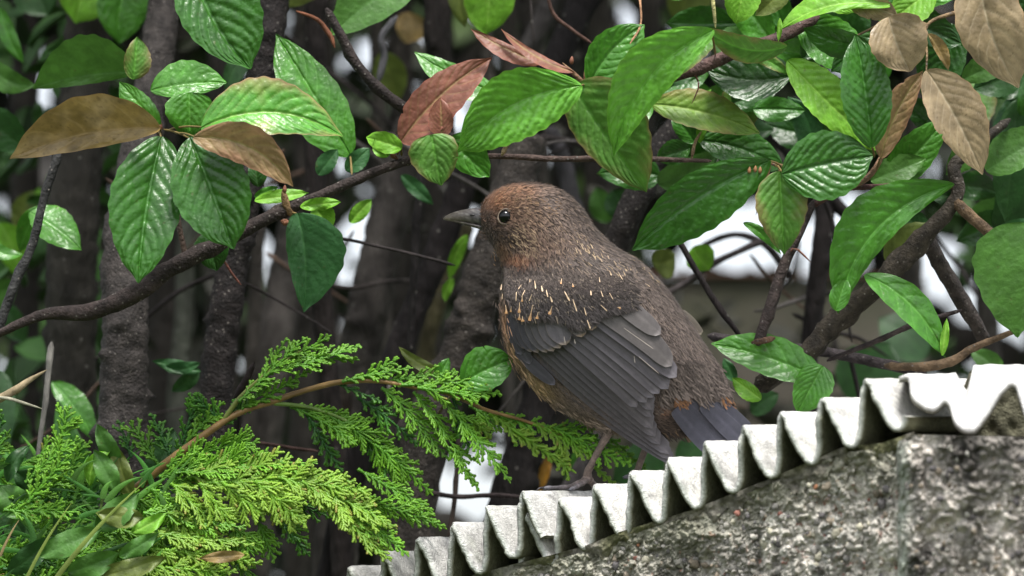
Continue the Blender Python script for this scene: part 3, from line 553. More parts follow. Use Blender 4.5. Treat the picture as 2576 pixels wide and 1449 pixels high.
# beak
def mandible(name, S, colf):
    S = spline(np.array(S, float), 30); p_ = np.linspace(0, 2 * np.pi, 24, endpoint=False); mid = (S[:, 1] + S[:, 2]) / 2; hh = (S[:, 2] - S[:, 1]) / 2
    s_ = np.sin(p_); V = np.stack([S[:, 0:1] + 0 * p_ , mid[:, None] + hh[:, None] * np.cos(p_), S[:, 3:4] * s_], -1).reshape(-1, 3); return mesh(name, V, grid_faces(30, 24, True), M_horn, bird, colf(V))
def cbk(V):
    n = vnoise(V, 9, 3)[:, None]; n2 = np.clip((vnoise(V + 40, 4, 3)[:, None] - .55) * 6, 0, 1); x = np.clip((V[:, :1] - 1115) / 90, 0, 1)
    c = (np.array([.16, .13, .10]) * (1 - x) + x * np.array([.055, .052, .06])) * (.6 + .8 * n); return c * (1 - n2 * .5) + n2 * .5 * np.array([.35, .33, .3])
mandible('upper_beak', [(1115, 549.5, 552.5, .8), (1122, 543, 554, 4), (1137, 535.5, 556, 8), (1165, 527.5, 560, 13), (1198, 523, 566, 18), (1222, 524, 572, 20), (1240, 535, 577, 20)], cbk)
mandible('lower_beak', [(1124, 552, 555, 1), (1143, 554, 558.5, 5), (1180, 559, 569, 10), (1205, 564, 576, 14), (1228, 569, 582, 17), (1246, 573, 583, 18)], lambda V: cbk(V) * np.array([.75, .72, .66]))
V, F = sphere((1189, 541, -15.5), 1, 8, 12, (7.5, 3, 3)); mesh('nostril', V, F, M_horn, bird, (.02, .018, .018))
V, F = tube([(1222, 571, -19.5), (1238, 575, -27), (1250, 577.5, -34)], [1.2, 2.4, 3.2], 12); mesh('gape', V, F, M_horn, bird, (.42, .33, .17))
# face feathers over the beak base and round the eye
fb = Bag()
for i in range(900):
    x = rng.uniform(1196, 1300); y = rng.uniform(500, 600); r = math.hypot(x - 1271.5, y - 546)
    ybk = np.interp(x, [1190, 1206, 1222, 1250], [548, 545, 580, 584])
    if r < 22 or y < np.interp(x, SEC[:8, 0], SEC[:8, 1]) + 2: continue
    if x < 1204 or (x < 1250 and y > np.interp(x, [1200, 1215, 1250], [540, 553, 566]) and y < np.interp(x, [1200, 1225, 1252], [578, 588, 590])): continue
    L = rng.uniform(6, 12); a = rng.normal(0.15, .35) + (-.5 if y < 540 else .35); k = plum(np.array([[x, y]]))[0] * (rng.uniform(.4, .8) if rng.random() < .5 else rng.uniform(.9, 1.5))
    ex, ey = x + L * math.cos(a), y + L * math.sin(a)
    if math.hypot(ex - 1271.5, ey - 546) < 21: continue
    streak(fb, x, y, ex, ey, 1.6, 1, k, -5 - rng.uniform(0, 3), m=3)
tag(fb.build('face_feathers', M_feather, bird), kind='stuff')
# legs and feet
def legc(V): n = vnoise(V, 8, 3)[:, None]; return (0.55 + .9 * n) * np.array([.19, .14, .12])
leg = mesh('leg', *tube([(1545, 1060, 0), (1536, 1080, 0), (1512, 1122, 12), (1492, 1160, 24), (1479, 1186, 34), (1478, 1206, 40)], [15, 11.5, 9.5, 8.8, 10, 12], 30, 14, .03), M_skin, bird, None)
def setc(o, f, parent):
    V = np.empty(len(o.data.vertices) * 3, np.float32); o.data.vertices.foreach_get('co', V); V = V.reshape(-1, 3); q = V / S0; c = np.ones((len(V), 4), np.float32); c[:, :3] = np.clip(f(q), 0, 1)
    a = o.data.color_attributes.new('Col', 'FLOAT_COLOR', 'POINT'); a.data.foreach_set('color', c.ravel())
setc(leg, legc, bird)
def toe(pts, rad, par):
    n = 34; V, F = tube(pts, rad, n, 12); R = V.reshape(n, 12, 3); c = R.mean(1, keepdims=True); k = 1 + .13 * np.sign(np.sin(np.linspace(0, 8 * np.pi, n)))[:, None, None] * .6; R = c + (R - c) * k
    t = np.linspace(0, 1, n)[:, None]; cc_ = (1 - t) * np.array([.19, .14, .12]) + t * np.array([.12, .12, .14]); cc_ = cc_ * (1 + .5 * (np.sin(t * 8 * np.pi) > .75)); return mesh('toe', R.reshape(-1, 3), F, M_skin, par, np.repeat(cc_, 12, 0))
def claw(pts, par): V, F = tube(pts, [3.4, 2.6, .6], 10, 8); return mesh('claw', V, F, M_horn, par, (.05, .045, .05))
t1 = toe([(1478, 1203, 38), (1462, 1212, 28), (1440, 1222, 8), (1410, 1226, -22), (1378, 1227, -52), (1366, 1229, -62)], [9, 8, 6.5, 5.5, 5, 4], leg); claw([(1370, 1227, -58), (1358, 1228, -70), (1349, 1234, -76)], leg)
toe([(1480, 1205, 34), (1464, 1216, 4), (1446, 1226, -26), (1432, 1233, -44)], [8, 6.5, 5.5, 4], leg)
toe([(1478, 1205, 45), (1458, 1218, 60), (1438, 1226, 72), (1420, 1230, 84)], [8, 6, 5, 4], leg)
toe([(1482, 1206, 44), (1492, 1218, 56), (1497, 1228, 66), (1506, 1233, 74)], [9, 8, 6, 4], leg)
l2 = mesh('leg', *tube([(1650, 1075, 60), (1628, 1118, 64), (1612, 1160, 70), (1602, 1190, 74)], [10, 8.5, 8.5, 9], 20, 12, .03), M_skin, bird); setc(l2, lambda q: legc(q) * .8, bird)
toe([(1602, 1187, 74), (1585, 1196, 60), (1568, 1202, 44)], [8, 6, 4], l2); toe([(1602, 1187, 74), (1612, 1196, 84), (1622, 1202, 92)], [8, 6, 4], l2)
# loose feathering where the leg leaves the belly
tb = Bag()
for i in range(260):
    x = rng.uniform(1470, 1580); y = 1050 + (x - 1470) * .2 + rng.uniform(-14, 22); L = rng.uniform(12, 24); a = rng.normal(.9, .3); k = np.array((.12, .09, .06)) * rng.uniform(.4, 1.5)
    if y + L * math.sin(a) > 1100: continue
    streak(tb, x, y, x + L * math.cos(a), y + L * math.sin(a), 2, 2, k, 0, zoff=np.full(4, rng.uniform(-25, 15)), m=3)
tag(tb.build('thigh_feathers', M_feather, bird), kind='stuff')
# ---------------------------------------------------------------- leaves
KINDS = {  # blade colour, vein colour, edge colour, material, relief
 'dk': ((.032, .125, .012), (.055, .19, .025), (.04, .15, .015), M_leaf, 1.0),
 'dkd': ((.020, .078, .010), (.035, .11, .018), (.025, .09, .012), M_leaf, .8),
 'bt': ((.032, .115, .032), (.05, .16, .045), (.04, .12, .035), M_leafm, .4),
 'md': ((.055, .20, .016), (.10, .29, .04), (.075, .24, .02), M_leaf, .8),
 'br': ((.125, .37, .034), (.19, .47, .07), (.17, .40, .04), M_leaf, 1.15),
 'bp': ((.085, .29, .030), (.25, .44, .09), (.32, .17, .09), M_leaf, 1.0),
 'ye': ((.15, .37, .025), (.24, .47, .06), (.20, .38, .04), M_leafm, .7),
 'yr': ((.16, .29, .035), (.27, .40, .08), (.28, .19, .08), M_leafm, .8),
 'gr': ((.085, .22, .030), (.12, .34, .04), (.22, .14, .06), M_leafm, .8),
 'rd': ((.22, .085, .055), (.26, .17, .07), (.28, .09, .06), M_leafm, .7),
 'rg': ((.28, .185, .085), (.32, .27, .10), (.34, .17, .11), M_leafm, .9),
 'bn': ((.27, .185, .062), (.38, .27, .12), (.34, .21, .08), M_dry, .6),
 'bt2': ((.31, .235, .135), (.44, .36, .24), (.36, .24, .13), M_dry, .5),
 'sm': ((.065, .175, .026), (.08, .20, .04), (.07, .18, .03), M_leafm, .15),
 'ol': ((.12, .16, .03), (.16, .20, .04), (.14, .17, .04), M_leafm, .3),
 'dg': ((.022, .075, .016), (.03, .09, .02), (.02, .08, .015), M_leafm, .2),
}
def leaf(par, b, tp, A, B, kind, z=0, bend=0, roll=0.0, pitch=0.0, fold=0.25, al=.85, p=.66, curl=0.15, nv=7, wave=4, m=46, label=None, stalk=None, name='leaf'):
    """A = half width towards the left hand when walking tip-ward on screen (+n), B = the other half"""
    kc, vc, ec, mt, rel = KINDS[kind]; kc, vc, ec = map(np.array, (kc, vc, ec))
    b = np.array(b, float); tp = np.array(tp, float); d = tp - b; Ln = np.linalg.norm(d); d /= Ln; nn = np.array([-d[1], d[0]])
    m = 84 if (m == 46 and Ln > 130 and z < 250) else m; NU = 45 if m == 84 else 33; t = np.linspace(0.004, 1, m + 1); u = np.linspace(-1, 1, NU); T, U = np.meshgrid(t, u, indexing='ij')
    ctr = b + d * (Ln * t)[:, None] + nn * (bend * 4 * t * (1 - t))[:, None]
    f = np.sin(np.pi * t ** al) ** p; f = f * (1 - .10 * t ** 5); f = f * (1 - 0.42 * np.exp(-((t - .975) / .055) ** 2))
    ph1, ph2 = rng.uniform(0, 6, 2); aU0 = np.abs(U); Wd = np.where(U > 0, A, B) * f[:, None]; bt = vnoise(np.stack([T * Ln, U * 0 + (U > 0) * 60, T * 0 + b[0]], -1).reshape(-1, 3), Ln * .09, 2).reshape(T.shape); Wd = Wd * (1 - np.clip((bt - .84) * 4, 0, .16) * aU0 ** 3); Wd = Wd * (1 + .022 * np.sin(T * nv * 6.28 + ph1 + (U > 0) * 2) * (np.abs(U) > .6))
    X = ctr[:, None, 0] + nn[0] * U * Wd; Y = ctr[:, None, 1] + nn[1] * U * Wd
    aU = np.abs(U); Wm = (A + B) / 2; h = rel * Wm * 0.062
    nvv = nv * 1.12; v = T * nvv - aU ** 1.25 * (1.0 + .5 * T) * (Wm / Ln) * nvv + .3 * (U > 0)      # lateral veins sweep towards the tip
    jit = vnoise(np.stack([T * Ln + z, U * Wm + 50, T * 0 + ph1 * 9], -1).reshape(-1, 3), Wm * .55, 2).reshape(T.shape)
    v = v + (jit - .5) * .35; vein = np.abs(np.sin(np.pi * v)); quilt = vein ** .36
    sec = np.clip(np.abs(vnoise(np.stack([T * Ln * .8, U * Wm, v * 9], -1).reshape(-1, 3) + ph1 * 77, 11, 2).reshape(T.shape) - .5) * 5, 0, 1) ** .6
    fade = np.clip((1 - aU) * 4, 0, 1) * np.clip(T * 8, 0, 1) * np.clip((1 - T) * 6, 0, 1)
    mid = np.exp(-(U * Wm / 4.5) ** 2)
    rel_z = h * (quilt * .85 * fade + sec * quilt * .34 * fade * np.clip(aU * 5, 0, 1)) - h * 1.1 * mid + (jit - .5) * h * .7
    Z = z + U * Wd * roll + (T - .5) * Ln * pitch - fold * -1 * (-(aU ** 1.3) * Wd) * 1 + curl * Ln * (T - .35) ** 2 * 1.2 + wave * np.sin(T * 9 + ph2 + U * 1.2) * aU ** 2
    Z = Z - rel_z
    V = np.stack([X, Y, Z], -1).reshape(-1, 3); o_v = V
    vm = np.clip(1 - vein / .24, 0, 1) * fade * .65; vm = np.maximum(vm, np.exp(-(U * Wm / 2.6) ** 2) * .95)[..., None]
    em = np.clip((aU - .93) / .07, 0, 1)[..., None] * .8
    n1 = vnoise(V + ph1 * 100, Wm * .8, 3).reshape(T.shape)[..., None]; n2 = vnoise(V + ph1 * 100, 6, 2).reshape(T.shape)[..., None]
    c = kc * (.72 + .5 * n1) * (.9 + .2 * n2)
    if kind in ('gr', 'yr', 'rg', 'bp'): w = np.clip((n1 - .35) * 2.2 + (aU[..., None] - .6) * 1.2 - .25, 0, 1) * .7; c = c * (1 - w) + w * ec
    if kind in ('bn', 'bt2'): w = np.clip((n1 - .45) * 3, 0, 1) * .5; c = c * (1 - w) + w * np.array([.34, .26, .16]); n3 = np.clip((n2 - .68) * 8, 0, 1) * .5; c = c * (1 - n3) + n3 * np.array([.08, .05, .025])
    sp = np.clip((vnoise(V + 900, 11, 2).reshape(T.shape)[..., None] - .80) * 12, 0, 1) * .5; c = c * (1 - sp) + sp * np.array([.10, .08, .03])
    if kind in ('bn', 'bt2', 'rg'): c = c * (.62 + .75 * vnoise(V * [1, 1, 1] + 333, Wm * .45, 4).reshape(T.shape)[..., None])
    c = c * (1 - vm) + vm * vc; c = c * (1 - em) + em * ec
    o = mesh(name, V, grid_faces(m + 1, NU), mt, par, c.reshape(-1, 3))
    if label: o['label'] = label
    if stalk is not None:
        s = np.array([stalk[0], stalk[1], stalk[2] if len(stalk) > 2 else z + 25], float); e = o_v.reshape(m + 1, NU, 3)[1, NU // 2] + [0, 0, 1.5]
        q = (s + e) / 2 + [0, -4, 0]; Vs, Fs = tube([s, q, e], [3.4, 2.8, 2.4], 8, 7); mesh('leaf_stalk', Vs, Fs, M_leafm, o, np.array([.22, .16, .06]) if kind != 'rd' else np.array([.25, .09, .05]))
    return o
def limb(par, pts, rad, name='branch', m=M_bark, c=(.06, .045, .038), rough=.07, seg=14, knots=0, **k):
    V, F = tube(pts, rad, None, seg, rough, knots=knots); n = vnoise(V * [1, .6, 1], 14, 4)[:, None]; n2 = vnoise(V + 77, 40, 2)[:, None]
    return mesh(name, V, F, m, par, np.array(c) * (.45 + 1.0 * n) * (.6 + .8 * n2))
def bud(par, x, y, z, r, c=(.25, .1, .06)):
    V, F = tube([(x, y + r * 1.6, z), (x, y, z), (x + r * .2, y - r * 1.8, z)], [r * .7, r, r * .3], 8, 8); mesh('bud', V, F, M_leafm, par, c)
# ---- left spray
A1 = thing('cotoneaster_branch', 'long dark cotoneaster branch crossing the left half, with two big glossy hanging leaves', 'branch', (350, 730, -20))
limb(A1, [(-60, 870, 60), (0, 838, 50), (110, 792, 30), (230, 783, 10), (350, 732, 0), (440, 668, -5), (560, 610, -5), (680, 545, 0), (770, 508, 0), (860, 468, 0), (950, 430, 0), (1035, 402, 0), (1110, 392, 10)],
     [8, 9, 14, 22, 23, 21, 18, 16, 14, 13, 12, 11, 8], c=(.036, .026, .023), rough=.05, knots=26, seg=18)
limb(A1, [(1080, 396, 20), (1245, 393, 30), (1400, 400, 35), (1550, 398, 40), (1700, 402, 60), (1790, 405, 80)], [7, 7, 7.5, 7, 6, 5], 'twig', c=(.09, .06, .05))
limb(A1, [(470, 660, 15), (440, 520, 30), (415, 400, 20), (398, 325, 0), (372, 315, -10)], [8, 7, 6, 7, 5], 'twig', c=(.09, .06, .045))
limb(A1, [(735, 545, -5), (722, 520, -8), (712, 478, -12)], [9, 10, 11], 'twig', c=(.24, .15, .07)); limb(A1, [(722, 552, -6), (712, 560, -14), (735, 560, -10)], [6, 8, 5], 'twig', c=(.26, .11, .06))
limb(A1, [(1000, 400, -5), (985, 385, -12), (1005, 362, -16), (1015, 345, -16)], [9, 8, 6, 4], 'twig', c=(.20, .09, .06))
limb(A1, [(560, 650, 60), (585, 690, 66), (607, 717, 70)], [3.4, 3, 2], 'twig', c=(.16, .06, .045))
leaf(A1, (407, 342), (348, 713), 97, 88, 'dk', -150, bend=10, roll=-.22, pitch=-.35, fold=.35, nv=8, stalk=(398, 328, -20))
leaf(A1, (478, 345), (588, 627), 98, 98, 'dk', -175, bend=-2, roll=.05, pitch=-.25, fold=.28, al=.9, p=.68, nv=7, stalk=(410, 325, -10))
leaf(A1, (505, 322), (863, 343), 58, 90, 'bp', -190, bend=-50, roll=-.5, pitch=.1, fold=.3, al=.72, nv=9, label='bright green cotoneaster leaf with a pinkish rim', stalk=(425, 325, -5))
leaf(A1, (486, 345), (738, 470), 48, 56, 'rg', -262, bend=-40, roll=.1, pitch=.1, fold=.3, al=.85, label='pinkish brown young leaf', stalk=(440, 335, -10))
leaf(A1, (404, 322), (24, 400), 96, 40, 'bn', -120, bend=24, roll=-.25, pitch=.2, fold=.55, al=.86, p=.66, curl=-.1, nv=5, label='withered brown leaf folded along its rib', stalk=(404, 330, 0))
leaf(A1, (378, 228), (571, 208), 30, 62, 'md', -30, bend=-6, roll=-.55, al=.9, nv=6)
leaf(A1, (476, 232), (478, 352), 62, 62, 'md', -60, roll=0, al=.65, p=.7, nv=5)
leaf(A1, (402, 322), (300, 205), 30, 42, 'md', -20, roll=.1, fold=.1, stalk=(400, 328, 0))
leaf(A1, (345, 182), (82, 224), 104, 22, 'sm', 240, bend=12, roll=-.4, p=.65, al=.9)
leaf(A1, (335, 200), (345, 92), 42, 28, 'gr', 120, roll=.2, al=.8, p=.65)
leaf(A1, (470, -150), (631, 174), 75, 135, 'dk', 40, bend=30, roll=-.25, pitch=-.2, fold=.3, nv=8, al=.95)
leaf(A1, (884, 394), (694, 84), 66, 84, 'md', 170, bend=0, roll=.35, pitch=.1, fold=.2, al=.85, p=.75, nv=7, stalk=(885, 440, 30))
leaf(A1, (1008, 357), (1238, 145), 62, 54, 'rd', -40, bend=-18, roll=-.3, fold=.35, al=.75, nv=8, label='dull red upright leaf', stalk=(1000, 390, -5))
leaf(A1, (1112, 344), (1108, 245), 30, 34, 'rd', -75, al=.75, p=.65, fold=.5, label='small crimson leaf', stalk=(1090, 392, 0))
leaf(A1, (1256, 235), (1042, 130), 30, 46, 'md', 130, bend=-10, roll=.5, al=.8, nv=6)
leaf(A1, (1085, 338), (1110, 467), 66, 60, 'gr', -90, roll=.05, al=.62, p=.6, nv=5, fold=.1, stalk=(1060, 392, 0))
leaf(A1, (1128, 350), (1232, 445), 42, 52, 'md', -50, al=.7, p=.6, nv=4, stalk=(1080, 392, 0))
leaf(A1, (1012, 372), (921, 345), 28, 26, 'ye', -40, al=.9, p=.55, nv=4, curl=.8, stalk=(1010, 392, 0)); leaf(A1, (975, 395), (945, 345), 24, 24, 'ye', -30, al=.9, p=.55, m=24)
leaf(A1, (640, 505), (777, 485), 14, 20, 'ye', 20, roll=-.5); leaf(A1, (755, 520), (858, 508), 15, 18, 'ye', -25, wave=9); leaf(A1, (640, 495), (700, 470), 10, 12, 'md', 30)
leaf(A1, (748, 535), (764, 786), 44, 104, 'bt', -35, bend=-12, roll=.25, fold=.25, al=.7, p=.7, nv=6, stalk=(725, 540, 0)); 
leaf(A1, (790, 520), (835, 575), 30, 34, 'ye', 0, p=.6)
leaf(A1, (520, 585), (546, 682), 44, 46, 'dkd', 60, al=.75); leaf(A1, (800, 440), (850, 375), 22, 26, 'bt', 120); leaf(A1, (870, 430), (930, 372), 26, 24, 'bt', 150); leaf(A1, (1010, 440), (1090, 515), 18, 20, 'bt', 600)
leaf(A1, (650, 470), (640, 395), 26, 22, 'dkd', 40); leaf(A1, (880, 560), (935, 500), 20, 20, 'ye', 380)
for x, y in ((716, 476), (404, 318), (372, 735)): bud(A1, x, y, -14, 6)
# ---- middle spray
A2 = thing('cotoneaster_branch', 'branch in the upper middle carrying the two largest bright green wrinkled leaves', 'branch', (1700, 190, -20))
limb(A2, [(2060, 40, 30), (1955, 98, 0), (1850, 132, -5), (1760, 172, 0), (1690, 196, 10), (1600, 240, 40), (1480, 222, 10)], [15, 15, 16, 17, 13, 7, 5], c=(.085, .05, .045), rough=.05, knots=12, seg=16)
limb(A2, [(1480, 222, 0), (1464, 205, -10), (1440, 182, -14), (1415, 158, -14)], [5, 6, 5, 3.5], 'twig', c=(.24, .14, .08)); limb(A2, [(1470, 208, -10), (1472, 190, -14), (1475, 172, -16)], [4, 4.5, 4], 'twig', c=(.24, .12, .07)); bud(A2, 1438, 152, -16, 6)
leaf(A2, (1465, 215), (1150, 383), 84, 92, 'br', -210, bend=40, roll=-.15, pitch=.12, fold=.28, al=.92, p=.72, nv=10, wave=6, stalk=(1480, 220, -10), label='large bright green wrinkled leaf pointing down left')
leaf(A2, (1796, 74), (1543, 396), 82, 56, 'br', -260, bend=54, roll=-.2, pitch=.1, fold=.35, al=.86, p=.72, nv=10, wave=6, stalk=(1800, 140, 0), label='large bright green wrinkled leaf hanging beside the branch')
leaf(A2, (1440, 215), (1627, 484), 66, 122, 'gr', -120, bend=4, roll=.2, fold=.2, al=.68, p=.7, nv=8, stalk=(1480, 222, 0))
leaf(A2, (1482, 216), (1622, 62), 60, 52, 'md', -80, bend=-18, roll=.1, al=.9, p=.62, nv=7, stalk=(1480, 222, 0))
leaf(A2, (1362, 160), (1184, 72), 14, 27, 'rd', -60, bend=-6, roll=.5); leaf(A2, (1446, 182), (1260, 72), 10, 17, 'rd', -85, bend=-14, roll=.8)
leaf(A2, (1640, 262), (1912, 336), 44, 56, 'yr', 60, bend=-14, roll=-.4, al=.85, nv=9)
leaf(A2, (1990, 190), (1772, 172), 78, 52, 'dkd', 30, bend=-20, roll=.5, al=.9, p=.62, nv=6); leaf(A2, (1880, 130), (1990, 190), 16, 18, 'gr', -20, bend=-5)
leaf(A2, (1980, 118), (1775, 70), 34, 34, 'gr', -110, bend=-30, roll=-.8, al=.9, p=.6); leaf(A2, (1800, 95), (1690, 200), 20, 30, 'gr', -60, bend=14, roll=.4)
leaf(A2, (1700, 300), (1790, 225), 22, 22, 'ye', 90); leaf(A2, (1750, 360), (1690, 280), 26, 26, 'dk', 160, p=.65); leaf(A2, (1735, 372), (1650, 400), 34, 30, 'dk', 190, p=.65); leaf(A2, (1760, 352), (1976, 425), 46, 52, 'dk', 120, bend=-12, roll=-.4, al=.9, nv=6)
leaf(A2, (1760, 360), (1775, 275), 12, 14, 'ye', 110); limb(A2, [(1740, 400, 80), (1748, 360, 80), (1765, 330, 90)], [5, 4, 3], 'twig', c=(.3, .2, .12))
limb(A2, [(1745, 180, -8), (1758, 215, -10), (1740, 262, -12)], [2.4, 2, 1.4], 'twig', c=(.13, .05, .04)); limb(A2, [(1262, 392, 0), (1275, 365, -4), (1292, 345, -6)], [6, 5, 8], 'twig', c=(.42, .32, .18))
# ---- right spray
A3 = thing('cotoneaster_branch', 'thick mossy slanting branch at the right with broad green leaves above the cement sheets', 'branch', (2250, 650, 0))
limb(A3, [(1900, 980, 120), (2020, 895, 60), (2080, 835, 50), (2160, 760, 40), (2235, 690, 30), (2310, 610, 20), (2380, 535, 10), (2410, 480, 10), (2400, 420, 20), (2440, 380, 40), (2540, 300, 120)], [24, 25, 27, 27, 28, 25, 20, 17, 17, 14, 11], c=(.042, .034, .025), rough=.08, knots=16, seg=20)
limb(A3, [(2395, 500, 5), (2460, 560, 0), (2530, 620, -5), (2620, 700, -10)], [17, 15, 12, 10], c=(.10, .065, .035), knots=5); limb(A3, [(2330, 600, 70), (2380, 690, 140), (2440, 790, 200), (2480, 860, 240)], [20, 20, 20, 16], c=(.05, .04, .035), rough=.06)
limb(A3, [(2050, 500, 60), (2010, 590, 20), (1975, 660, 10), (1948, 740, 5), (1925, 810, 0), (1905, 870, 0)], [9, 10, 13, 14, 14, 12], c=(.045, .033, .03), rough=.06, knots=10); limb(A3, [(1975, 650, 10), (2000, 625, 0), (2040, 660, 0)], [3, 3, 2], 'twig', c=(.2, .09, .06)); limb(A3, [(1890, 862, -6), (1925, 856, -10), (1950, 850, -6)], [7, 9, 6], 'twig', c=(.14, .08, .05))
limb(A3, [(2080, 908, 90), (2200, 860, 70), (2310, 812, 60), (2420, 780, 60)], [6, 7, 7, 5], 'twig', c=(.06, .045, .045)); limb(A3, [(1780, 845, 300), (1920, 868, 280), (2070, 885, 250), (2220, 915, 200), (2330, 940, 150)], [11, 12, 13, 13, 12], 'twig', c=(.055, .045, .047))
limb(A3, [(2225, 920, 90), (2330, 922, 60), (2400, 905, 40), (2460, 870, 30), (2576, 825, 0)], [10, 12, 11, 9, 6], 'twig', c=(.15, .10, .06), rough=.1)
limb(A3, [(2150, 470, 0), (2190, 440, -20), (2215, 400, -30), (2222, 370, -30)], [8, 7, 6, 4], 'twig', c=(.28, .17, .11)); limb(A3, [(2410, 470, 10), (2330, 465, 5), (2190, 470, 0), (2120, 478, 30), (2040, 520, 60)], [8, 7, 7, 7, 8], 'twig', c=(.10, .05, .045))
leaf(A3, (1940, 402), (1590, 630), 62, 88, 'dk', -110, bend=22, roll=-.2, pitch=.1, fold=.2, al=1.0, p=.7, nv=9, stalk=(1975, 425, -20))
leaf(A3, (1966, 438), (2197, 392), 92, 84, 'dk', -160, bend=-4, roll=-.1, fold=.15, al=.95, p=.62, nv=7, stalk=(1950, 415, -40))
leaf(A3, (1962, 430), (1973, 641), 66, 66, 'gr', -130, roll=.1, fold=.4, al=.7, p=.75, nv=7, stalk=(1955, 415, -40), label='hanging leaf with a vivid green rib and bronze sides'); limb(A3, [(1930, 405, -30), (1955, 415, -40), (2000, 425, 20), (2100, 460, 40)], [5, 6, 5, 5], 'twig', c=(.3, .18, .10))
for x, y in ((1885, 428), (1900, 425), (1912, 428)): bud(A3, x, y, -128, 5, (.35, .18, .08))
leaf(A3, (2402, 462), (2108, 790), 92, 42, 'md', -90, bend=70, roll=-.15, pitch=-.1, fold=.15, al=1.0, p=.66, nv=9, wave=9)
leaf(A3, (2102, 782), (2130, 698), 24, 28, 'md', -100, p=.65); leaf(A3, (2193, 372), (2152, 88), 66, 62, 'dk', -150, bend=4, roll=.2, fold=.4, al=.95, p=.62, nv=9, stalk=(2200, 395, -30))
leaf(A3, (1980, 152), (2225, 385), 48, 64, 'ye', -40, bend=6, roll=-.3, fold=.2, al=.85, nv=11); leaf(A3, (2216, 398), (2322, 178), 36, 44, 'rg', -110, bend=-14, roll=.5, al=.85, nv=7, label='pink and tan leaf rising beside the dark glossy leaf', stalk=(2205, 430, -20))
leaf(A3, (2175, 690), (2378, 900), 40, 44, 'md', -60, bend=-30, roll=-.6, al=.85, p=.7, nv=5, wave=7); leaf(A3, (2370, 895), (2382, 800), 12, 10, 'ye', -50, m=20)
leaf(A3, (2075, 958), (1788, 864), 60, 44, 'md', 20, bend=10, roll=.4, al=.9, p=.7, nv=7); leaf(A3, (2070, 920), (2005, 1040), 46, 52, 'md', -20, roll=.2, p=.6, al=.7)
leaf(A3, (1915, 1005), (1842, 950), 18, 26, 'ye', 30, p=.6); leaf(A3, (1850, 960), (1820, 900), 16, 16, 'bt', 120); leaf(A3, (1870, 560), (1965, 640), 12, 16, 'md', -60, bend=-8); leaf(A3, (1940, 415), (1900, 545), 4, 3, 'rd', 60, m=12)
leaf(A3, (2230, 470), (2380, 300), 48, 52, 'md', 60, roll=.3); leaf(A3, (2190, 455), (2330, 400), 36, 40, 'sm', 40, roll=-.2); leaf(A3, (2480, 330), (2380, 440), 34, 40, 'sm', 140)
leaf(A3, (2480, 430), (2640, 330), 44, 60, 'sm', 120, roll=-.3, p=.6); leaf(A3, (2590, 560), (2560, 850), 142, 50, 'sm', -70, bend=-10, roll=.2, p=.65, al=.7, nv=6); leaf(A3, (2230, 660), (2330, 560), 30, 44, 'ol', 200)
leaf(A3, (2340, 600), (2230, 500), 34, 30, 'dg', 240); leaf(A3, (2410, 500), (2330, 480), 20, 24, 'dg', 30); leaf(A3, (2560, 250), (2530, 560), 50, 60, 'dg', 420)
# ---- withered top-right spray
A4 = thing('cotoneaster_branch', 'spray of withered tan leaves hanging in the top right corner', 'branch', (2330, 100, -60))
limb(A4, [(2700, -60, 20), (2560, -40, 0), (2440, 20, -10), (2335, 60, -30), (2332, 140, -60), (2330, 180, -80)], [9, 8, 6, 4, 3, 2], 'twig', c=(.22, .15, .08)); limb(A4, [(2335, 60, -30), (2240, 55, -40), (2150, 92, -50)], [4, 4, 3], 'twig', c=(.22, .15, .08))
leaf(A4, (2235, 42), (2290, 180), 66, 84, 'bt2', -190, bend=6, roll=.1, fold=.5, al=.75, p=.5, nv=6, wave=10, label='tan withered leaf, broad and torn along its upper edge')
leaf(A4, (2330, 176), (2472, 440), 58, 80, 'bt2', -170, bend=-8, roll=-.1, fold=.2, al=.8, p=.72, nv=8, label='large tan withered leaf with a pale rib, pointing down'); leaf(A4, (2462, -120), (2563, 222), 80, 92, 'bt2', -200, bend=28, roll=.15, fold=.2, al=.95, p=.7, nv=7, wave=9, label='tan withered leaf reaching the top edge')
leaf(A4, (2336, 85), (2386, 178), 10, 22, 'bn', -120, bend=-4); leaf(A4, (2240, 15), (1952, 82), 50, 16, 'ye', -90, bend=34, roll=.7, al=.7, wave=8, nv=8); leaf(A4, (1962, 45), (1958, 105), 6, 8, 'ye', -95, m=16)
leaf(A4, (2190, 120), (2020, 70), 34, 40, 'dk', -60, bend=-10, roll=-.7, p=.65, nv=6); leaf(A4, (2230, 95), (2090, 180), 38, 46, 'dk', -30, bend=10, roll=.5, p=.65, nv=6); leaf(A4, (2010, 55), (2190, 175), 60, 66, 'md', 60, roll=-.3, nv=8)
leaf(A4, (2130, 0), (2260, 40), 30, 40, 'bt2', -70, roll=.4); leaf(A4, (2350, -30), (2230, 60), 44, 50, 'ye', 10, roll=.4); leaf(A4, (2240, 30), (2420, 110), 60, 50, 'dkd', 90); leaf(A4, (2400, 60), (2330, 260), 60, 60, 'dkd', 150); leaf(A4, (1880, -60), (1850, 60), 44, 48, 'ye', -20, p=.6); leaf(A4, (1990, -40), (1900, 40), 30, 30, 'ol', 60)
leaf(A4, (2420, 200), (2560, 140), 30, 40, 'sm', 200); leaf(A4, (2480, -40), (2620, 120), 60, 60, 'dkd', 120); leaf(A4, (2250, -40), (2420, -20), 50, 60, 'md', 40); leaf(A4, (2060, -60), (2160, 30), 50, 50, 'ye', 30)
limb(A4, [(1790, -40, -30), (1795, 20, -30), (1800, 70, -20)], [5, 5, 4], 'twig', c=(.45, .42, .18)); limb(A4, [(1585, 110, -110), (1612, 60, -60), (1608, -20, -20)], [2.5, 2.5, 3], 'twig', c=(.4, .22, .12))
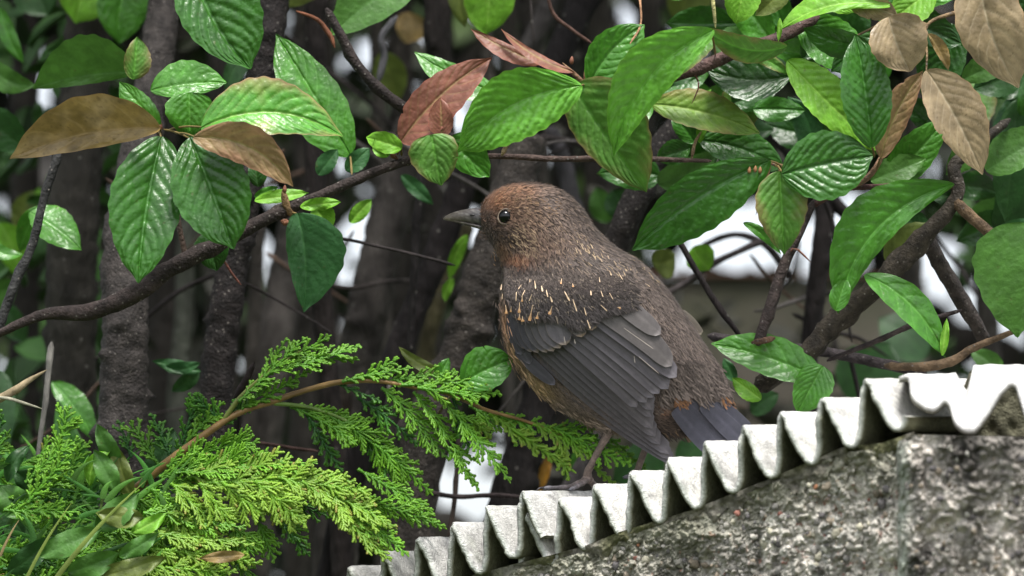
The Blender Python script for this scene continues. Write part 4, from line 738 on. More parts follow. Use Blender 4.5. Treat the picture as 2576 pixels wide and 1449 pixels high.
# ---- cypress-side leaves
A5 = thing('cotoneaster_shoot', 'low shoot with one round fresh green leaf beside the breast of the bird', 'shoot', (1160, 960, 60))
limb(A5, [(1060, 1120, 160), (1110, 1030, 90), (1160, 962, 30)], [5, 4, 3], 'stem', c=(.15, .12, .06))
leaf(A5, (1160, 965), (1292, 903), 50, 62, 'md', -20, bend=-4, roll=-.2, al=.95, p=.58, nv=5, label='round fresh green leaf', stalk=(1135, 1000, 50)); leaf(A5, (1110, 935), (1003, 872), 14, 16, 'ol', 160, bend=-10, p=.6)
leaf(A5, (1100, 960), (1130, 900), 16, 20, 'md', 60)
# ---- stems and trunks behind
BG = 'woody stems standing in the thicket behind the leaves'
def stem(label, pts, rad, c, seg=18, rough=.04, m=M_barkb, knots=8):
    c = tuple(np.array(c) * (.5 if pts[0][2] > 280 else .85)); rough = min(rough, .045)  # deeper stems get a darker colour, standing in for thicket shade
    o = limb(None, pts, rad, 'shrub_stem', m, c, rough, seg, knots); tag(o, label, 'stem', BG); return o
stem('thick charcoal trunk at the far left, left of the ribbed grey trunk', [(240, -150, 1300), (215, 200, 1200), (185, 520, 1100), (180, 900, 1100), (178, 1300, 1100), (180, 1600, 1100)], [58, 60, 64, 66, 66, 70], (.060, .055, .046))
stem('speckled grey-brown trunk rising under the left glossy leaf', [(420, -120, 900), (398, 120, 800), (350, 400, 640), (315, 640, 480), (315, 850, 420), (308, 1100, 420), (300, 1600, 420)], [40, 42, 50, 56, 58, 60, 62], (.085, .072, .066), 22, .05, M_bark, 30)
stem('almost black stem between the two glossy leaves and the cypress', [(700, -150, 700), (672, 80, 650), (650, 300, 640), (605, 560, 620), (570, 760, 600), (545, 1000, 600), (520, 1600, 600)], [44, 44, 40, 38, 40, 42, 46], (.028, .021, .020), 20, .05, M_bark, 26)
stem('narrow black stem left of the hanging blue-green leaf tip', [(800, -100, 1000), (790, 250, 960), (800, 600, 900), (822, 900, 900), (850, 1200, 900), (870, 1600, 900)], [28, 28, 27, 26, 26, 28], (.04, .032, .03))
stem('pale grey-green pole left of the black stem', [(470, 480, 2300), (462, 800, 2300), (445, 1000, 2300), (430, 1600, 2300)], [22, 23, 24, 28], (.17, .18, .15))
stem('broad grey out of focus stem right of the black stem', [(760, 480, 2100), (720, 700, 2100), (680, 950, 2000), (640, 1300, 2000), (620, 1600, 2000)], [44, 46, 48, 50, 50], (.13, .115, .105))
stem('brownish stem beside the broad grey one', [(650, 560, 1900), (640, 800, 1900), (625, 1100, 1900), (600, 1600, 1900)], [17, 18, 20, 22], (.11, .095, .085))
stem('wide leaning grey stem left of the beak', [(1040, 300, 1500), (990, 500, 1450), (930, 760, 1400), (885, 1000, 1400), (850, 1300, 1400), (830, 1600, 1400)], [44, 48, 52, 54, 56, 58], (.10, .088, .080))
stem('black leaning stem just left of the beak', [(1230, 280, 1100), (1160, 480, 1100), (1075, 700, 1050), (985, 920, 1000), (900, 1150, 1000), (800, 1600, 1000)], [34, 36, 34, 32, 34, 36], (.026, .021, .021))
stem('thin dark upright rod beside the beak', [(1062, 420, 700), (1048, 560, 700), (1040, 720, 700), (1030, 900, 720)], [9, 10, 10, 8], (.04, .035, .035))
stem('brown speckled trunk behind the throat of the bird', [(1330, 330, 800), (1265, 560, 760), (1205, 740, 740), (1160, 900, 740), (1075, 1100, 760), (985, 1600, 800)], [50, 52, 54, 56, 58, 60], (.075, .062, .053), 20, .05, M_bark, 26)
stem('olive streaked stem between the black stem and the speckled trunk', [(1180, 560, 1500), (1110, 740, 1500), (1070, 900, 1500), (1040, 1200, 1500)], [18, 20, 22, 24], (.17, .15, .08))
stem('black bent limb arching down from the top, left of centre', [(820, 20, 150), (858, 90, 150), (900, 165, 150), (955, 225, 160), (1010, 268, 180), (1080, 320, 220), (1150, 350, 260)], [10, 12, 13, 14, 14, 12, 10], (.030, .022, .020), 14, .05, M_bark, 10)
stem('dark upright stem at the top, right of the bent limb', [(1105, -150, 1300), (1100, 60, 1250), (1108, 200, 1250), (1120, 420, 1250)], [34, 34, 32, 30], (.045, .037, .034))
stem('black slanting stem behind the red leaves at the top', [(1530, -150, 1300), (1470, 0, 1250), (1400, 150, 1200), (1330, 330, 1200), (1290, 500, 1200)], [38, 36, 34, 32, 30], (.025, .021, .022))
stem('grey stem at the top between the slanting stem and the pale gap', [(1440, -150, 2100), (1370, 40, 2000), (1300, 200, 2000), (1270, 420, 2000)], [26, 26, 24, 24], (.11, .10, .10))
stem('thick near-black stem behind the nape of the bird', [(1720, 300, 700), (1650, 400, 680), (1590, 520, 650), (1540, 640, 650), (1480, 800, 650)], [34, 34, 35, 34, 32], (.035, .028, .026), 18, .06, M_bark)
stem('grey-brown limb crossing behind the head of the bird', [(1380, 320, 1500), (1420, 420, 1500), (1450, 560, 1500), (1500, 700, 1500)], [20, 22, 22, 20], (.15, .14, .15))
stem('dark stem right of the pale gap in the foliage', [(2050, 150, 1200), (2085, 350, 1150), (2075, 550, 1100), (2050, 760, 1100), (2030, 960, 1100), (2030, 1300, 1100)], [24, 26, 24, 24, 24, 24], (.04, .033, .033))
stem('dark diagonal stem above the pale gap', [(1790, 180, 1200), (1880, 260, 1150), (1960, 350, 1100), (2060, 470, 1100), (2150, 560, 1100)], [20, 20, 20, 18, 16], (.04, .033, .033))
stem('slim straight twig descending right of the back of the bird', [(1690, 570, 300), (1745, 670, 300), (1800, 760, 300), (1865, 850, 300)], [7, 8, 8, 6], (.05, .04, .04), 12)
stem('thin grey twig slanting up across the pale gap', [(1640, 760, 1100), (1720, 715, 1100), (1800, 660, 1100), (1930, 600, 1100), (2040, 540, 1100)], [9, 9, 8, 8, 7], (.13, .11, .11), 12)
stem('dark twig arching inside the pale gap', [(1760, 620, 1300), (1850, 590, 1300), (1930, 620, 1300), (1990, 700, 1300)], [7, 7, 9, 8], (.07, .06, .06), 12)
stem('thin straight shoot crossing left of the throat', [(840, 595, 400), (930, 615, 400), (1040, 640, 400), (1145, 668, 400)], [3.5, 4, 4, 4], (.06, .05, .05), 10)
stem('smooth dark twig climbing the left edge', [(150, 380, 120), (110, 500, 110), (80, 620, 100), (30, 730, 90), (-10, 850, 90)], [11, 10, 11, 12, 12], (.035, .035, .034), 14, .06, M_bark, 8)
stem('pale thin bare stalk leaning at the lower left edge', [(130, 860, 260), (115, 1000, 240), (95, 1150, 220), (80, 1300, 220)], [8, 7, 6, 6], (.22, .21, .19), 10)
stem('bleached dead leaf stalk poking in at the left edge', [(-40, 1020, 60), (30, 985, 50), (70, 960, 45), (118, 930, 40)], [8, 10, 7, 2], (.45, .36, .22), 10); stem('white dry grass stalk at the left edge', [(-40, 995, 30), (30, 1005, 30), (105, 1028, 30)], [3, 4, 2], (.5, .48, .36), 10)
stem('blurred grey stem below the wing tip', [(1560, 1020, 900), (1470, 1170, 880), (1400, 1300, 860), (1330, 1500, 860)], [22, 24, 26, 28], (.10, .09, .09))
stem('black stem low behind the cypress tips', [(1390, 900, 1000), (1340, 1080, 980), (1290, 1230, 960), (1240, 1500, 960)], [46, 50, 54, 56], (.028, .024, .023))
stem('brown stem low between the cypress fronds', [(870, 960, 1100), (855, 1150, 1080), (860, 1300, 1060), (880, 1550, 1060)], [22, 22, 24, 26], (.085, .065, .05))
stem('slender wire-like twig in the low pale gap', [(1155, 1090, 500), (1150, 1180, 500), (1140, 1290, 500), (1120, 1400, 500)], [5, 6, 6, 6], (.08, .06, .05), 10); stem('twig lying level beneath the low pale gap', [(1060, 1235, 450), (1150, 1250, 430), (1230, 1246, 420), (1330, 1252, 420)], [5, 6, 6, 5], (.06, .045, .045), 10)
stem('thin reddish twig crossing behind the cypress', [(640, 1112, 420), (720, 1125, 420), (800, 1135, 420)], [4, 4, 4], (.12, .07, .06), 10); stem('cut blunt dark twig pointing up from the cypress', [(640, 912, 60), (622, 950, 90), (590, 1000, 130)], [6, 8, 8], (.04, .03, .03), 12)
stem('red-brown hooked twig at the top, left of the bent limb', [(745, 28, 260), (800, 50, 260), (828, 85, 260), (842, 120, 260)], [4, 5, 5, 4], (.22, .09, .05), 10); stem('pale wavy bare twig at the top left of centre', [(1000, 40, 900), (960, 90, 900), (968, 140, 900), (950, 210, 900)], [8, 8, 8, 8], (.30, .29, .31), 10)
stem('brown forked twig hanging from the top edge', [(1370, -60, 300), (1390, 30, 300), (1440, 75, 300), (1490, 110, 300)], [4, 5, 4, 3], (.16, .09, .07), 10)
DEEP = ['dim stem deep between the black stem and the broad grey one', 'dim deep stem behind the forehead of the bird', 'dim deep stem behind the tip of the red upright leaf', 'dim deep stem showing just above the beak', 'dim deep stem left of the wide leaning grey stem', 'dim deep stem behind the thin shoot left of the throat', 'dim deep stem behind the left glossy leaf pair', 'dim deep stem behind the speckled grey-brown trunk', 'slim dim stem crossing the wide leaning grey one', 'slim paler stem deep behind the bill', 'dim deep stem at the very left edge of the picture', 'dim deep stem right of the pale gap, above the broad green leaf', 'dim deep stem behind the crown of the bird', 'dim deep stem behind the large leaf right of the nape', 'dim deep stem behind the tan leaves at the upper right', 'dim deep stem nearest the right edge', 'dim deep stem hidden behind the neck of the bird']
for i, (x0, x1, z_, r, c) in enumerate([(760, 730, 2600, 30, .07), (1330, 1330, 2700, 36, .06), (1120, 990, 2800, 40, .045), (1260, 1340, 3100, 30, .08), (1010, 960, 3200, 34, .06), (800, 780, 3300, 40, .05), (560, 520, 3200, 44, .06), (400, 380, 3300, 40, .05), (930, 965, 2400, 20, .08), (1190, 1310, 2300, 16, .10),
                                    (60, 20, 2800, 40, .04), (2180, 2140, 3000, 26, .06), (1500, 1460, 3200, 40, .05), (1640, 1560, 3300, 36, .06), (2300, 2240, 2600, 26, .08), (2450, 2480, 2800, 30, .06), (1420, 1360, 3500, 36, .04)]):
    yb = 480 if x0 > 1600 and x0 < 2200 else 1700
    o = limb(None, [(x0, -400, z_), ((x0 + x1) / 2 + 20, (yb) / 2, z_), (x1, yb, z_)], [r * .8, r, r * 1.1], 'shrub_stem', M_barkb, (c * .6, c * .53, c * .48), .04, 16)  # bark colour lowered to carry the shade deep in the thicket
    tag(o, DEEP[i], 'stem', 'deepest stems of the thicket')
# ---- thicket foliage: uncountable shaded leaves with chinks of sky
GAPS = [(722, 55, 16, 26), (738, 96, 16, 20), (884, 635, 38, 84), (618, 655, 13, 70), (686, 640, 10, 70), (1172, 262, 28, 50), (1605, 42, 32, 40), (1745, 138, 22, 24), (1983, 280, 26, 36), (1930, 590, 190, 92), (1800, 560, 60, 60), (12, 497, 14, 14), (38, 228, 48, 18), (50, 757, 16, 14),
        (1330, 350, 26, 16), (1345, 378, 30, 16), (1360, 400, 14, 12), (1160, 560, 20, 22), (1180, 1200, 76, 80), (1160, 1275, 14, 22), (1702, 688, 24, 20), (2305, 690, 60, 70), (2480, 800, 60, 80), (2130, 500, 34, 26), (705, 160, 12, 18), (935, 110, 10, 10), (890, 180, 16, 40), (560, 172, 14, 18), (2340, 660, 40, 60), (1155, 330, 14, 12), (790, 245, 6, 20), (860, 445, 12, 10)]
GAPS = [(a, b, c * (.62 if c < 30 else 1), d * (.62 if c < 30 else 1)) for a, b, c, d in GAPS]
def ingap(x, y, s=1.0):
    return any(((x - a) / (c * s)) ** 2 + ((y - b) / (d * s)) ** 2 < 1 for a, b, c, d in GAPS)
def cards(name, n, zr, xr, yr, sz, colf, gap=True, pad=1.0, matl=M_bgleaf):
    bag = Bag(); x = rng.uniform(*xr, n); y = rng.uniform(*yr, n); z = rng.uniform(*zr, n); s = rng.uniform(*sz, n)
    tt = np.array([0, .25, .55, .8, 1]); ww = np.array([.08, .85, 1, .6, .03])
    for i in range(n):
        r = s[i]
        if gap:
            if any(((x[i] - a) / (c + r * pad)) ** 2 + ((y[i] - b) / (d + r * pad)) ** 2 < 1 for a, b, c, d in GAPS): continue
        a, b_ = unit(rng.normal(0, 1, (2, 3))); a = a * [1, 1, .6]; b_ = np.cross(a, b_); b_ = b_ / np.linalg.norm(b_); nrm = np.cross(a, b_)
        V = np.concatenate([[np.array([x[i], y[i], z[i]]) + a * r * (t * 2 - 1) + b_ * w * r * .55 * sg + nrm * r * .25 * (abs(sg) - (2 * t - 1) ** 2) for sg in (-1, 0, 1)] for t, w in zip(tt, ww)])
        bag.add(V, grid_faces(5, 3), colf(x[i], y[i]))
    return tag(bag.build(name, matl), kind='stuff')
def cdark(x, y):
    k = rng.random(); base = np.array([.022, .035, .014]) if k < .55 else np.array([.035, .03, .025]) if k < .9 else np.array([.07, .12, .03]); return base * rng.uniform(.3, 1.0)  # leaf colours kept very dark: shade of the hedge interior is in them
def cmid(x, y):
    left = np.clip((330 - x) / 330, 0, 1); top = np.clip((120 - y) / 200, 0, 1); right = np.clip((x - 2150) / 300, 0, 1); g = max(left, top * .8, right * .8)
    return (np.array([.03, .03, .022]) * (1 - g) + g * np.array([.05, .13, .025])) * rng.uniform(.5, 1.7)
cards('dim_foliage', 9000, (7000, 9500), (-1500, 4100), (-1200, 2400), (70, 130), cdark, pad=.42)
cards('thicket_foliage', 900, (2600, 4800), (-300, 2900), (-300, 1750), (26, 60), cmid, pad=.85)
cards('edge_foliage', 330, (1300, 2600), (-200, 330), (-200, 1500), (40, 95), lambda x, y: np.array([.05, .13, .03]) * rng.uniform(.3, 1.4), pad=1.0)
cards('unseen_shade_foliage', 5200, (300, 6500), (-900, 3500), (-1500, -190), (45, 100), lambda x, y: np.array([.045, .13, .025]) * rng.uniform(.5, 1.5), gap=False)  # shrub tops above the view, added to shade the thicket
# ---- larger soft-focus leaves behind
A6 = thing('background_shrub', 'soft-focus green shrub filling the top edge and left edge behind the branches', 'shrub', (600, -40, 1500))
limb(A6, [(-200, -60, 1400), (400, -100, 1400), (1000, -120, 1400), (1700, -120, 1500)], [14, 16, 16, 12])
for a in [((260, -120), (190, 60), 80, 90, 'ye', 1100), ((330, -60), (300, 110), 60, 70, 'md', 1000), ((440, -80), (360, 70), 50, 60, 'dg', 1200), ((60, -60), (120, 40), 60, 60, 'dg', 1400), ((0, 20), (60, 160), 20, 22, 'md', 900), ((-30, 150), (90, 215), 34, 30, 'sm', 700), ((1090, -110), (830, 90), 90, 60, 'sm', 420), ((830, -120), (660, 10), 50, 60, 'ol', 800),
          ((1225, -80), (1220, 90), 64, 66, 'ye', 760), ((1160, -90), (1170, 70), 30, 30, 'ol', 900), ((1030, 30), (1020, 110), 44, 44, 'bn', 1700), ((1780, -80), (1700, 60), 60, 60, 'ol', 1500), ((960, 130), (1000, 260), 40, 44, 'ol', 1500), ((1560, 260), (1600, 200), 30, 30, 'ol', 900), ((1540, 480), (1580, 560), 44, 50, 'dg', 1200), ((1530, 560), (1500, 470), 30, 34, 'sm', 1500),
          ((0, 560), (50, 700), 40, 44, 'ye', 1300), ((-40, 590), (60, 640), 18, 20, 'md', 500), ((80, 480), (60, 600), 34, 34, 'ol', 1500), ((-60, 280), (70, 380), 50, 50, 'dg', 600), ((110, 560), (100, 470), 24, 24, 'ye', 1600), ((1175, 590), (1130, 705), 14, 20, 'ye', 900), ((1140, 700), (1120, 760), 12, 14, 'ye', 900), ((1745, 620), (1785, 680), 36, 40, 'ye', 800), ((1640, 660), (1700, 640), 40, 40, 'ol', 1200),
          ((505, 935), (382, 908), 18, 16, 'bt', 480), ((500, 930), (430, 985), 20, 22, 'dg', 520), ((410, 925), (505, 912), 12, 20, 'bt', 470), ((130, 960), (240, 1110), 26, 40, 'md', 700), ((2140, 1010), (2240, 860), 90, 90, 'dg', 1500), ((2330, 900), (2210, 800), 60, 60, 'dg', 1700), ((1560, 1260), (1650, 1090), 60, 60, 'dg', 1200), ((1420, 1240), (1470, 1090), 22, 26, 'md', 1100), ((1340, 1250), (1385, 1140), 14, 20, 'or', 1000), ((1700, 1160), (1800, 1110), 30, 40, 'dg', 900),
          ((1890, 1040), (1960, 990), 30, 30, 'dg', 800), ((2440, 600), (2560, 500), 40, 50, 'sm', 900), ((2520, 960), (2440, 880), 30, 30, 'sm', 600), ((0, 930), (-20, 1200), 50, 60, 'dg', 900), ((-60, 800), (40, 700), 40, 40, 'sm', 1300), ((60, 860), (20, 760), 30, 30, 'dg', 1300), ((640, 130), (570, 240), 24, 30, 'dg', 700), ((2580, 380), (2500, 640), 50, 50, 'dg', 600)]:
    if a[4] == 'or': KINDS['or'] = ((.45, .22, .03), (.5, .28, .05), (.4, .2, .04), M_leafm, .1)
    leaf(A6, a[0], a[1], a[2], a[3], a[4], a[5], roll=rng.normal(0, .3), pitch=rng.normal(0, .2), m=18, nv=5, p=.68, bend=rng.normal(0, 8))

for i in range(44):
    x = rng.uniform(200, 2500); y = rng.uniform(100, 1350); a = rng.uniform(0, 3.14); L = rng.uniform(160, 480); z_ = rng.uniform(700, 2300); r = rng.uniform(3, 8)
    pts = [(x + L * (t - .5) * math.cos(a) + rng.normal(0, 12), y + L * (t - .5) * math.sin(a) + rng.normal(0, 16), z_ + rng.normal(0, 40)) for t in (0, .33, .66, 1)]
    limb(A6, pts, [r, r, r * .8, r * .5], 'twig', M_barkb, [(.05, .042, .04), (.10, .09, .085), (.09, .06, .045), (.03, .025, .025)][i % 4], .04, 8)
def clear_of(x, y, m): return all(((x - a) / (c + m)) ** 2 + ((y - b) / (d + m)) ** 2 > 1 for a, b, c, d in GAPS if c > 17)
nf = 0
for _ in range(400):
    if nf >= 62: break
    right = rng.random() < .72
    x = rng.uniform(1640, 2600) if right else rng.uniform(-40, 700); y = (rng.uniform(-40, 470) if x < 2200 else rng.uniform(-40, 860)) if right else rng.uniform(-40, 250) * (1 if x > 120 else 2.2)
    L = rng.uniform(110, 210); a = rng.uniform(0, 6.28); zz = rng.uniform(220, 620); ex, ey = x + L * math.cos(a), y + L * math.sin(a)
    if not (clear_of(x, y, 20) and clear_of(ex, ey, 20) and clear_of((x + ex) / 2, (y + ey) / 2, 45)): continue
    if not right and x > 60 and y < 260: continue
    nf += 1; k = ['md', 'dk', 'dkd', 'dg', 'sm', 'ye', 'gr', 'bt'][rng.choice(8, p=[.2, .2, .2, .12, .1, .06, .07, .05])]
    leaf(A4 if (right and y < 260) else A3 if right else A6, (x, y), (ex, ey), L * rng.uniform(.22, .33), L * rng.uniform(.22, .33), k, zz, bend=rng.normal(0, 12), roll=rng.normal(0, .4), pitch=rng.normal(0, .3), al=rng.uniform(.7, .95), p=rng.uniform(.62, .8), m=26, nv=7, wave=7)
# ---------------------------------------------------------------- cypress
CY = thing('cypress_branch', 'arching cypress branch with flat bright green feathery sprays under the bird', 'branch', (430, 1165, 0))
def cb(pts, rad, c=(.24, .13, .07)): return limb(CY, pts, rad, 'branch', M_conif, c, .05, 12)
cb([(330, 1240, 60), (415, 1168, 10), (480, 1120, -5), (560, 1062, -10), (620, 1030, -5), (680, 1012, 0), (760, 985, 5), (850, 962, 5), (940, 958, 0), (1030, 972, -5), (1130, 992, -15), (1220, 1030, 25), (1330, 1062, 40), (1450, 1110, 50), (1540, 1150, 50)],
   [12, 11, 10, 9, 8, 8, 7, 7, 6, 5, 5, 4.5, 4, 3, 2], (.26, .16, .06))
cb([(560, 1060, -10), (600, 1005, -20), (640, 965, -25), (690, 925, -30), (760, 880, -35)], [7, 6, 5, 4, 2], (.18, .22, .05))
cb([(680, 1014, 0), (760, 1022, 15), (840, 1045, 25), (930, 1090, 30), (1010, 1140, 35), (1060, 1200, 40)], [6, 5, 5, 4, 3, 2], (.15, .25, .05))
nbr = 0
def strip(bag, p0, p1, w, c0, c1, nrm, k=4):
    """scaly branchlet: flat, beaded outline, slight thickness"""
    p0 = np.asarray(p0, float); p1 = np.asarray(p1, float); d = p1 - p0; L = np.linalg.norm(d); d = d / (L + 1e-6)
    sd = np.cross(d, nrm); sd = sd / (np.linalg.norm(sd) + 1e-6); k = max(3, int(L / 6)); t = np.linspace(0, 1, 2 * k + 1)
    ww = w * (1 - .35 * t) * np.where(np.arange(2 * k + 1) % 2, 1.25, .8); ww[-1] *= .45; ctr = p0 + d * (L * t)[:, None]; ctr = ctr + np.array([0, 1, 0]) * (t ** 2 * L * .06)[:, None]
    V = np.stack([ctr - sd * ww[:, None], ctr - nrm * ww[:, None] * .5, ctr + sd * ww[:, None], ctr + nrm * ww[:, None] * .5], 1).reshape(-1, 3)
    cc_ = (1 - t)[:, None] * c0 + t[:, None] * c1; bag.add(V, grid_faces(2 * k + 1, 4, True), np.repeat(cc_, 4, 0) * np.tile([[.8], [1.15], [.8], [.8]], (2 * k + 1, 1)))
G1 = np.array([.082, .25, .014]); G2 = np.array([.175, .40, .024]); G3 = np.array([.29, .47, .05]); GD = np.array([.02, .10, .018]); OC = np.array([.34, .27, .06])
def frond(b, tp, hw, z=0, bend=0, zt=None, tone=0, w=3.4, ang=.62, dens=21, par=None, asym=1.0):
    bag = Bag(); b = np.array([b[0], b[1], z], float); e = np.array([tp[0], tp[1], z - 10 if zt is None else zt], float); d = e - b; L = np.linalg.norm(d); dd = d / L
    nrm = unit(np.array([rng.normal(0, .35), rng.normal(-.25, .35), -1.0])); sd = np.cross(dd, nrm); sd /= np.linalg.norm(sd)
    if abs(sd[1]) > .3 and sd[1] < 0: sd = -sd
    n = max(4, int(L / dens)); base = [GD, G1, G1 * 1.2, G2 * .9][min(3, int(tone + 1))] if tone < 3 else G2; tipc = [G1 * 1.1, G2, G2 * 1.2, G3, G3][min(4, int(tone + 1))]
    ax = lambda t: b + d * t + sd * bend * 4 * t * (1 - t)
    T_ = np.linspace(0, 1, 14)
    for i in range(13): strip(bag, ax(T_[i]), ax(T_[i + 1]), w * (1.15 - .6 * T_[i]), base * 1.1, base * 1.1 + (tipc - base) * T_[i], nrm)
    for i in range(n):
        for s in (-1, 1):
            t = (i + .3 + (.5 if s > 0 else 0) + rng.uniform(-.15, .15)) / n
            if t > .97 or rng.random() < .06: continue
            l = hw * 1.15 * (asym if s > 0 else 1) * (math.sin(math.pi * min(1, (t * .88 + .12)) ** .8) ** .6) * rng.uniform(.6, 1.3) * (1 if t < .8 else .7); p = ax(t); dl = unit(ax(min(1, t + .03)) - ax(t - .01)); a = ang * rng.uniform(.8, 1.2)
            dr = dl * math.cos(a) + s * sd * math.sin(a) + nrm * rng.normal(0, .12) ; dr = unit(dr); q = p + dr * l
            strip(bag, p, q, w * .95, base, tipc, nrm); m = max(1, int(l / 15))
            for j in range(m):
                for s2 in (-1, 1):
                    tt = (j + .6 + rng.uniform(-.2, .2)) / m
                    if tt > .95: continue
                    l2 = l * .46 * (1 - tt * .55) * rng.uniform(.6, 1.2); a2 = .52; pr = unit(np.cross(dr, nrm)); d2 = dr * math.cos(a2) + s2 * pr * math.sin(a2) + nrm * rng.normal(0, .15); p2 = p + dr * l * tt
                    tc = tipc if rng.random() < .93 else (OC if tone >= 1 else tipc * 1.2); strip(bag, p2, p2 + d2 * max(l2, 7), w * .85, base + (tipc - base) * tt * .6, tc, nrm)
    return bag.build('frond', M_conif, par or CY)
FR = [((600, 1010), (774, 846), 42, -30, 0, 0), ((690, 935), (908, 868), 50, -35, 5, 0), ((700, 920), (835, 842), 34, -20, 0, 0), ((660, 960), (720, 852), 26, -20, 0, 0), ((760, 900), (905, 905), 26, -30, 0, 0),
      ((560, 1065), (484, 990), 30, 0, 0, -1), ((520, 1090), (508, 1000), 28, 10, 0, -1), ((450, 1140), (500, 985), 40, 20, 0, -1), ((430, 1150), (380, 1040), 36, 30, 0, -1), ((400, 1170), (325, 1062), 44, 40, 0, 0), ((470, 1110), (560, 1012), 36, 5, 0, 0), ((600, 1035), (690, 960), 26, -10, 0, 0), ((620, 1030), (780, 930), 30, -10, 0, 0), ((540, 1075), (650, 990), 30, 0, 0, -1),
      ((860, 960), (1040, 925), 26, -5, -4, 0), ((900, 958), (1005, 900), 26, 0, 0, 0), ((960, 960), (1150, 935), 28, 0, 0, 0), ((1010, 968), (1240, 960), 34, -15, 0, 0), ((1050, 975), (1225, 1000), 44, -25, 0, 1), ((1110, 985), (1260, 990), 26, -25, 0, 1), ((850, 965), (960, 1010), 20, 10, 0, -1),
      ((730, 1022), (900, 1120), 44, 20, -8, 0), ((800, 1030), (1090, 1245), 56, 25, -14, 0), ((880, 1060), (1010, 1215), 40, 40, -8, -1), ((900, 1000), (1050, 1120), 40, 15, -6, -1), ((960, 975), (1130, 1160), 46, 5, -8, 0), ((1040, 985), (1200, 1225), 46, -5, -10, 0), ((1100, 995), (1285, 1215), 44, -10, -8, 0), ((1140, 1000), (1180, 1130), 30, 5, 0, -1), ((770, 1040), (860, 1190), 34, 50, 0, -1), ((1120, 1120), (1205, 1232), 20, -10, 0, 0),
      ((1180, 1020), (1330, 1120), 40, -30, -4, 1), ((1230, 1040), (1400, 1165), 34, -45, -5, 2), ((1260, 1050), (1510, 1080), 36, -40, 8, 1), ((1340, 1065), (1500, 1160), 36, -50, -5, 2), ((1400, 1075), (1588, 1168), 38, -55, 6, 1), ((1290, 1080), (1450, 1190), 34, -55, 0, 2), ((1400, 1110), (1432, 1205), 24, -55, 0, 2), ((1480, 1090), (1590, 1160), 28, -30, 0, 1), ((1520, 1090), (1640, 1195), 22, 40, 0, 1), ((1490, 1170), (1550, 1222), 16, 20, 0, 2), ((1180, 1050), (1235, 1100), 24, -40, 0, 2),
      # lower mass
      ((420, 1175), (655, 1112), 56, -30, -12, 0), ((400, 1200), (700, 1170), 60, -60, -10, 1), ((440, 1190), (800, 1165), 62, -70, -16, 1), ((470, 1200), (900, 1215), 62, -80, -22, 2), ((520, 1215), (935, 1240), 60, -95, -16, 2), ((430, 1215), (535, 1315), 52, -110, 0, 2), ((500, 1215), (590, 1330), 50, -115, 0, 2), ((560, 1215), (665, 1300), 50, -120, 0, 2), ((640, 1210), (770, 1320), 54, -120, 0, 2), ((700, 1200), (1000, 1330), 60, -100, -14, 2), ((760, 1210), (960, 1400), 50, -110, -10, 2),
      ((800, 1240), (1030, 1400), 50, -90, -10, 1), ((760, 1230), (1125, 1330), 46, -40, -14, 0), ((900, 1180), (1110, 1330), 40, -20, -10, 0), ((860, 1300), (985, 1412), 40, -100, 0, 2), ((640, 1290), (690, 1410), 40, -60, 0, 0), ((560, 1290), (640, 1400), 50, -100, 0, 1), ((380, 1230), (480, 1340), 50, -90, 0, 1), ((360, 1290), (620, 1330), 50, -120, -6, 1), ((350, 1340), (640, 1372), 50, -130, -8, 2), ((340, 1380), (660, 1420), 44, -140, -8, 2), ((300, 1420), (600, 1440), 44, -150, 0, 2), ((420, 1290), (560, 1380), 44, -120, 0, 2),
      ((300, 1230), (420, 1310), 50, -60, 0, 0), ((280, 1300), (400, 1380), 50, -80, 0, 0), ((260, 1380), (380, 1460), 50, -100, 0, 0), ((700, 1290), (740, 1360), 30, 20, 0, -1), ((720, 1330), (780, 1400), 26, 60, 0, -1), ((1000, 1230), (1090, 1290), 24, 0, 0, 0), ((480, 1370), (560, 1480), 44, -130, 0, 1), ((230, 1250), (330, 1180), 40, -20, 0, -1), ((330, 1150), (300, 1060), 30, 40, 0, -1)]
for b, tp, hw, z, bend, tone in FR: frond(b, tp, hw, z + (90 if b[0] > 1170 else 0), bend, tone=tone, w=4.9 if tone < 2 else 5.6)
for i in range(34):
    x = rng.uniform(300, 900); y = np.interp(x, [300, 900], [1220, 1260]) + rng.uniform(-20, 170); a = rng.normal(.55, .35); L = rng.uniform(90, 170)
    if x + L > 760 and y > 1300: continue
    frond((x, y), (x + L * math.cos(a), y + L * math.sin(a)), 34, rng.uniform(-60, 60), 0, tone=int(rng.integers(-1, 2)))
for i in range(46):
    x = rng.uniform(-80, 330); y = rng.uniform(1170, 1470); a = rng.normal(-.1 + (1470 - y) / 300 * -.7, .45); L = rng.uniform(110, 210)
    frond((x, y), (x + L * math.cos(a), y + L * math.sin(a)), rng.uniform(34, 50), rng.uniform(-120, 120) - (y - 1200) * .2, rng.normal(0, 8), tone=int(rng.choice([-1, 0, 0, 1])), w=5, dens=24)
leaf(CY, (615, 1395), (500, 1405), 14, 16, 'bn', -170, label='dead brown leaf caught in the cypress', name='caught_leaf', m=16)
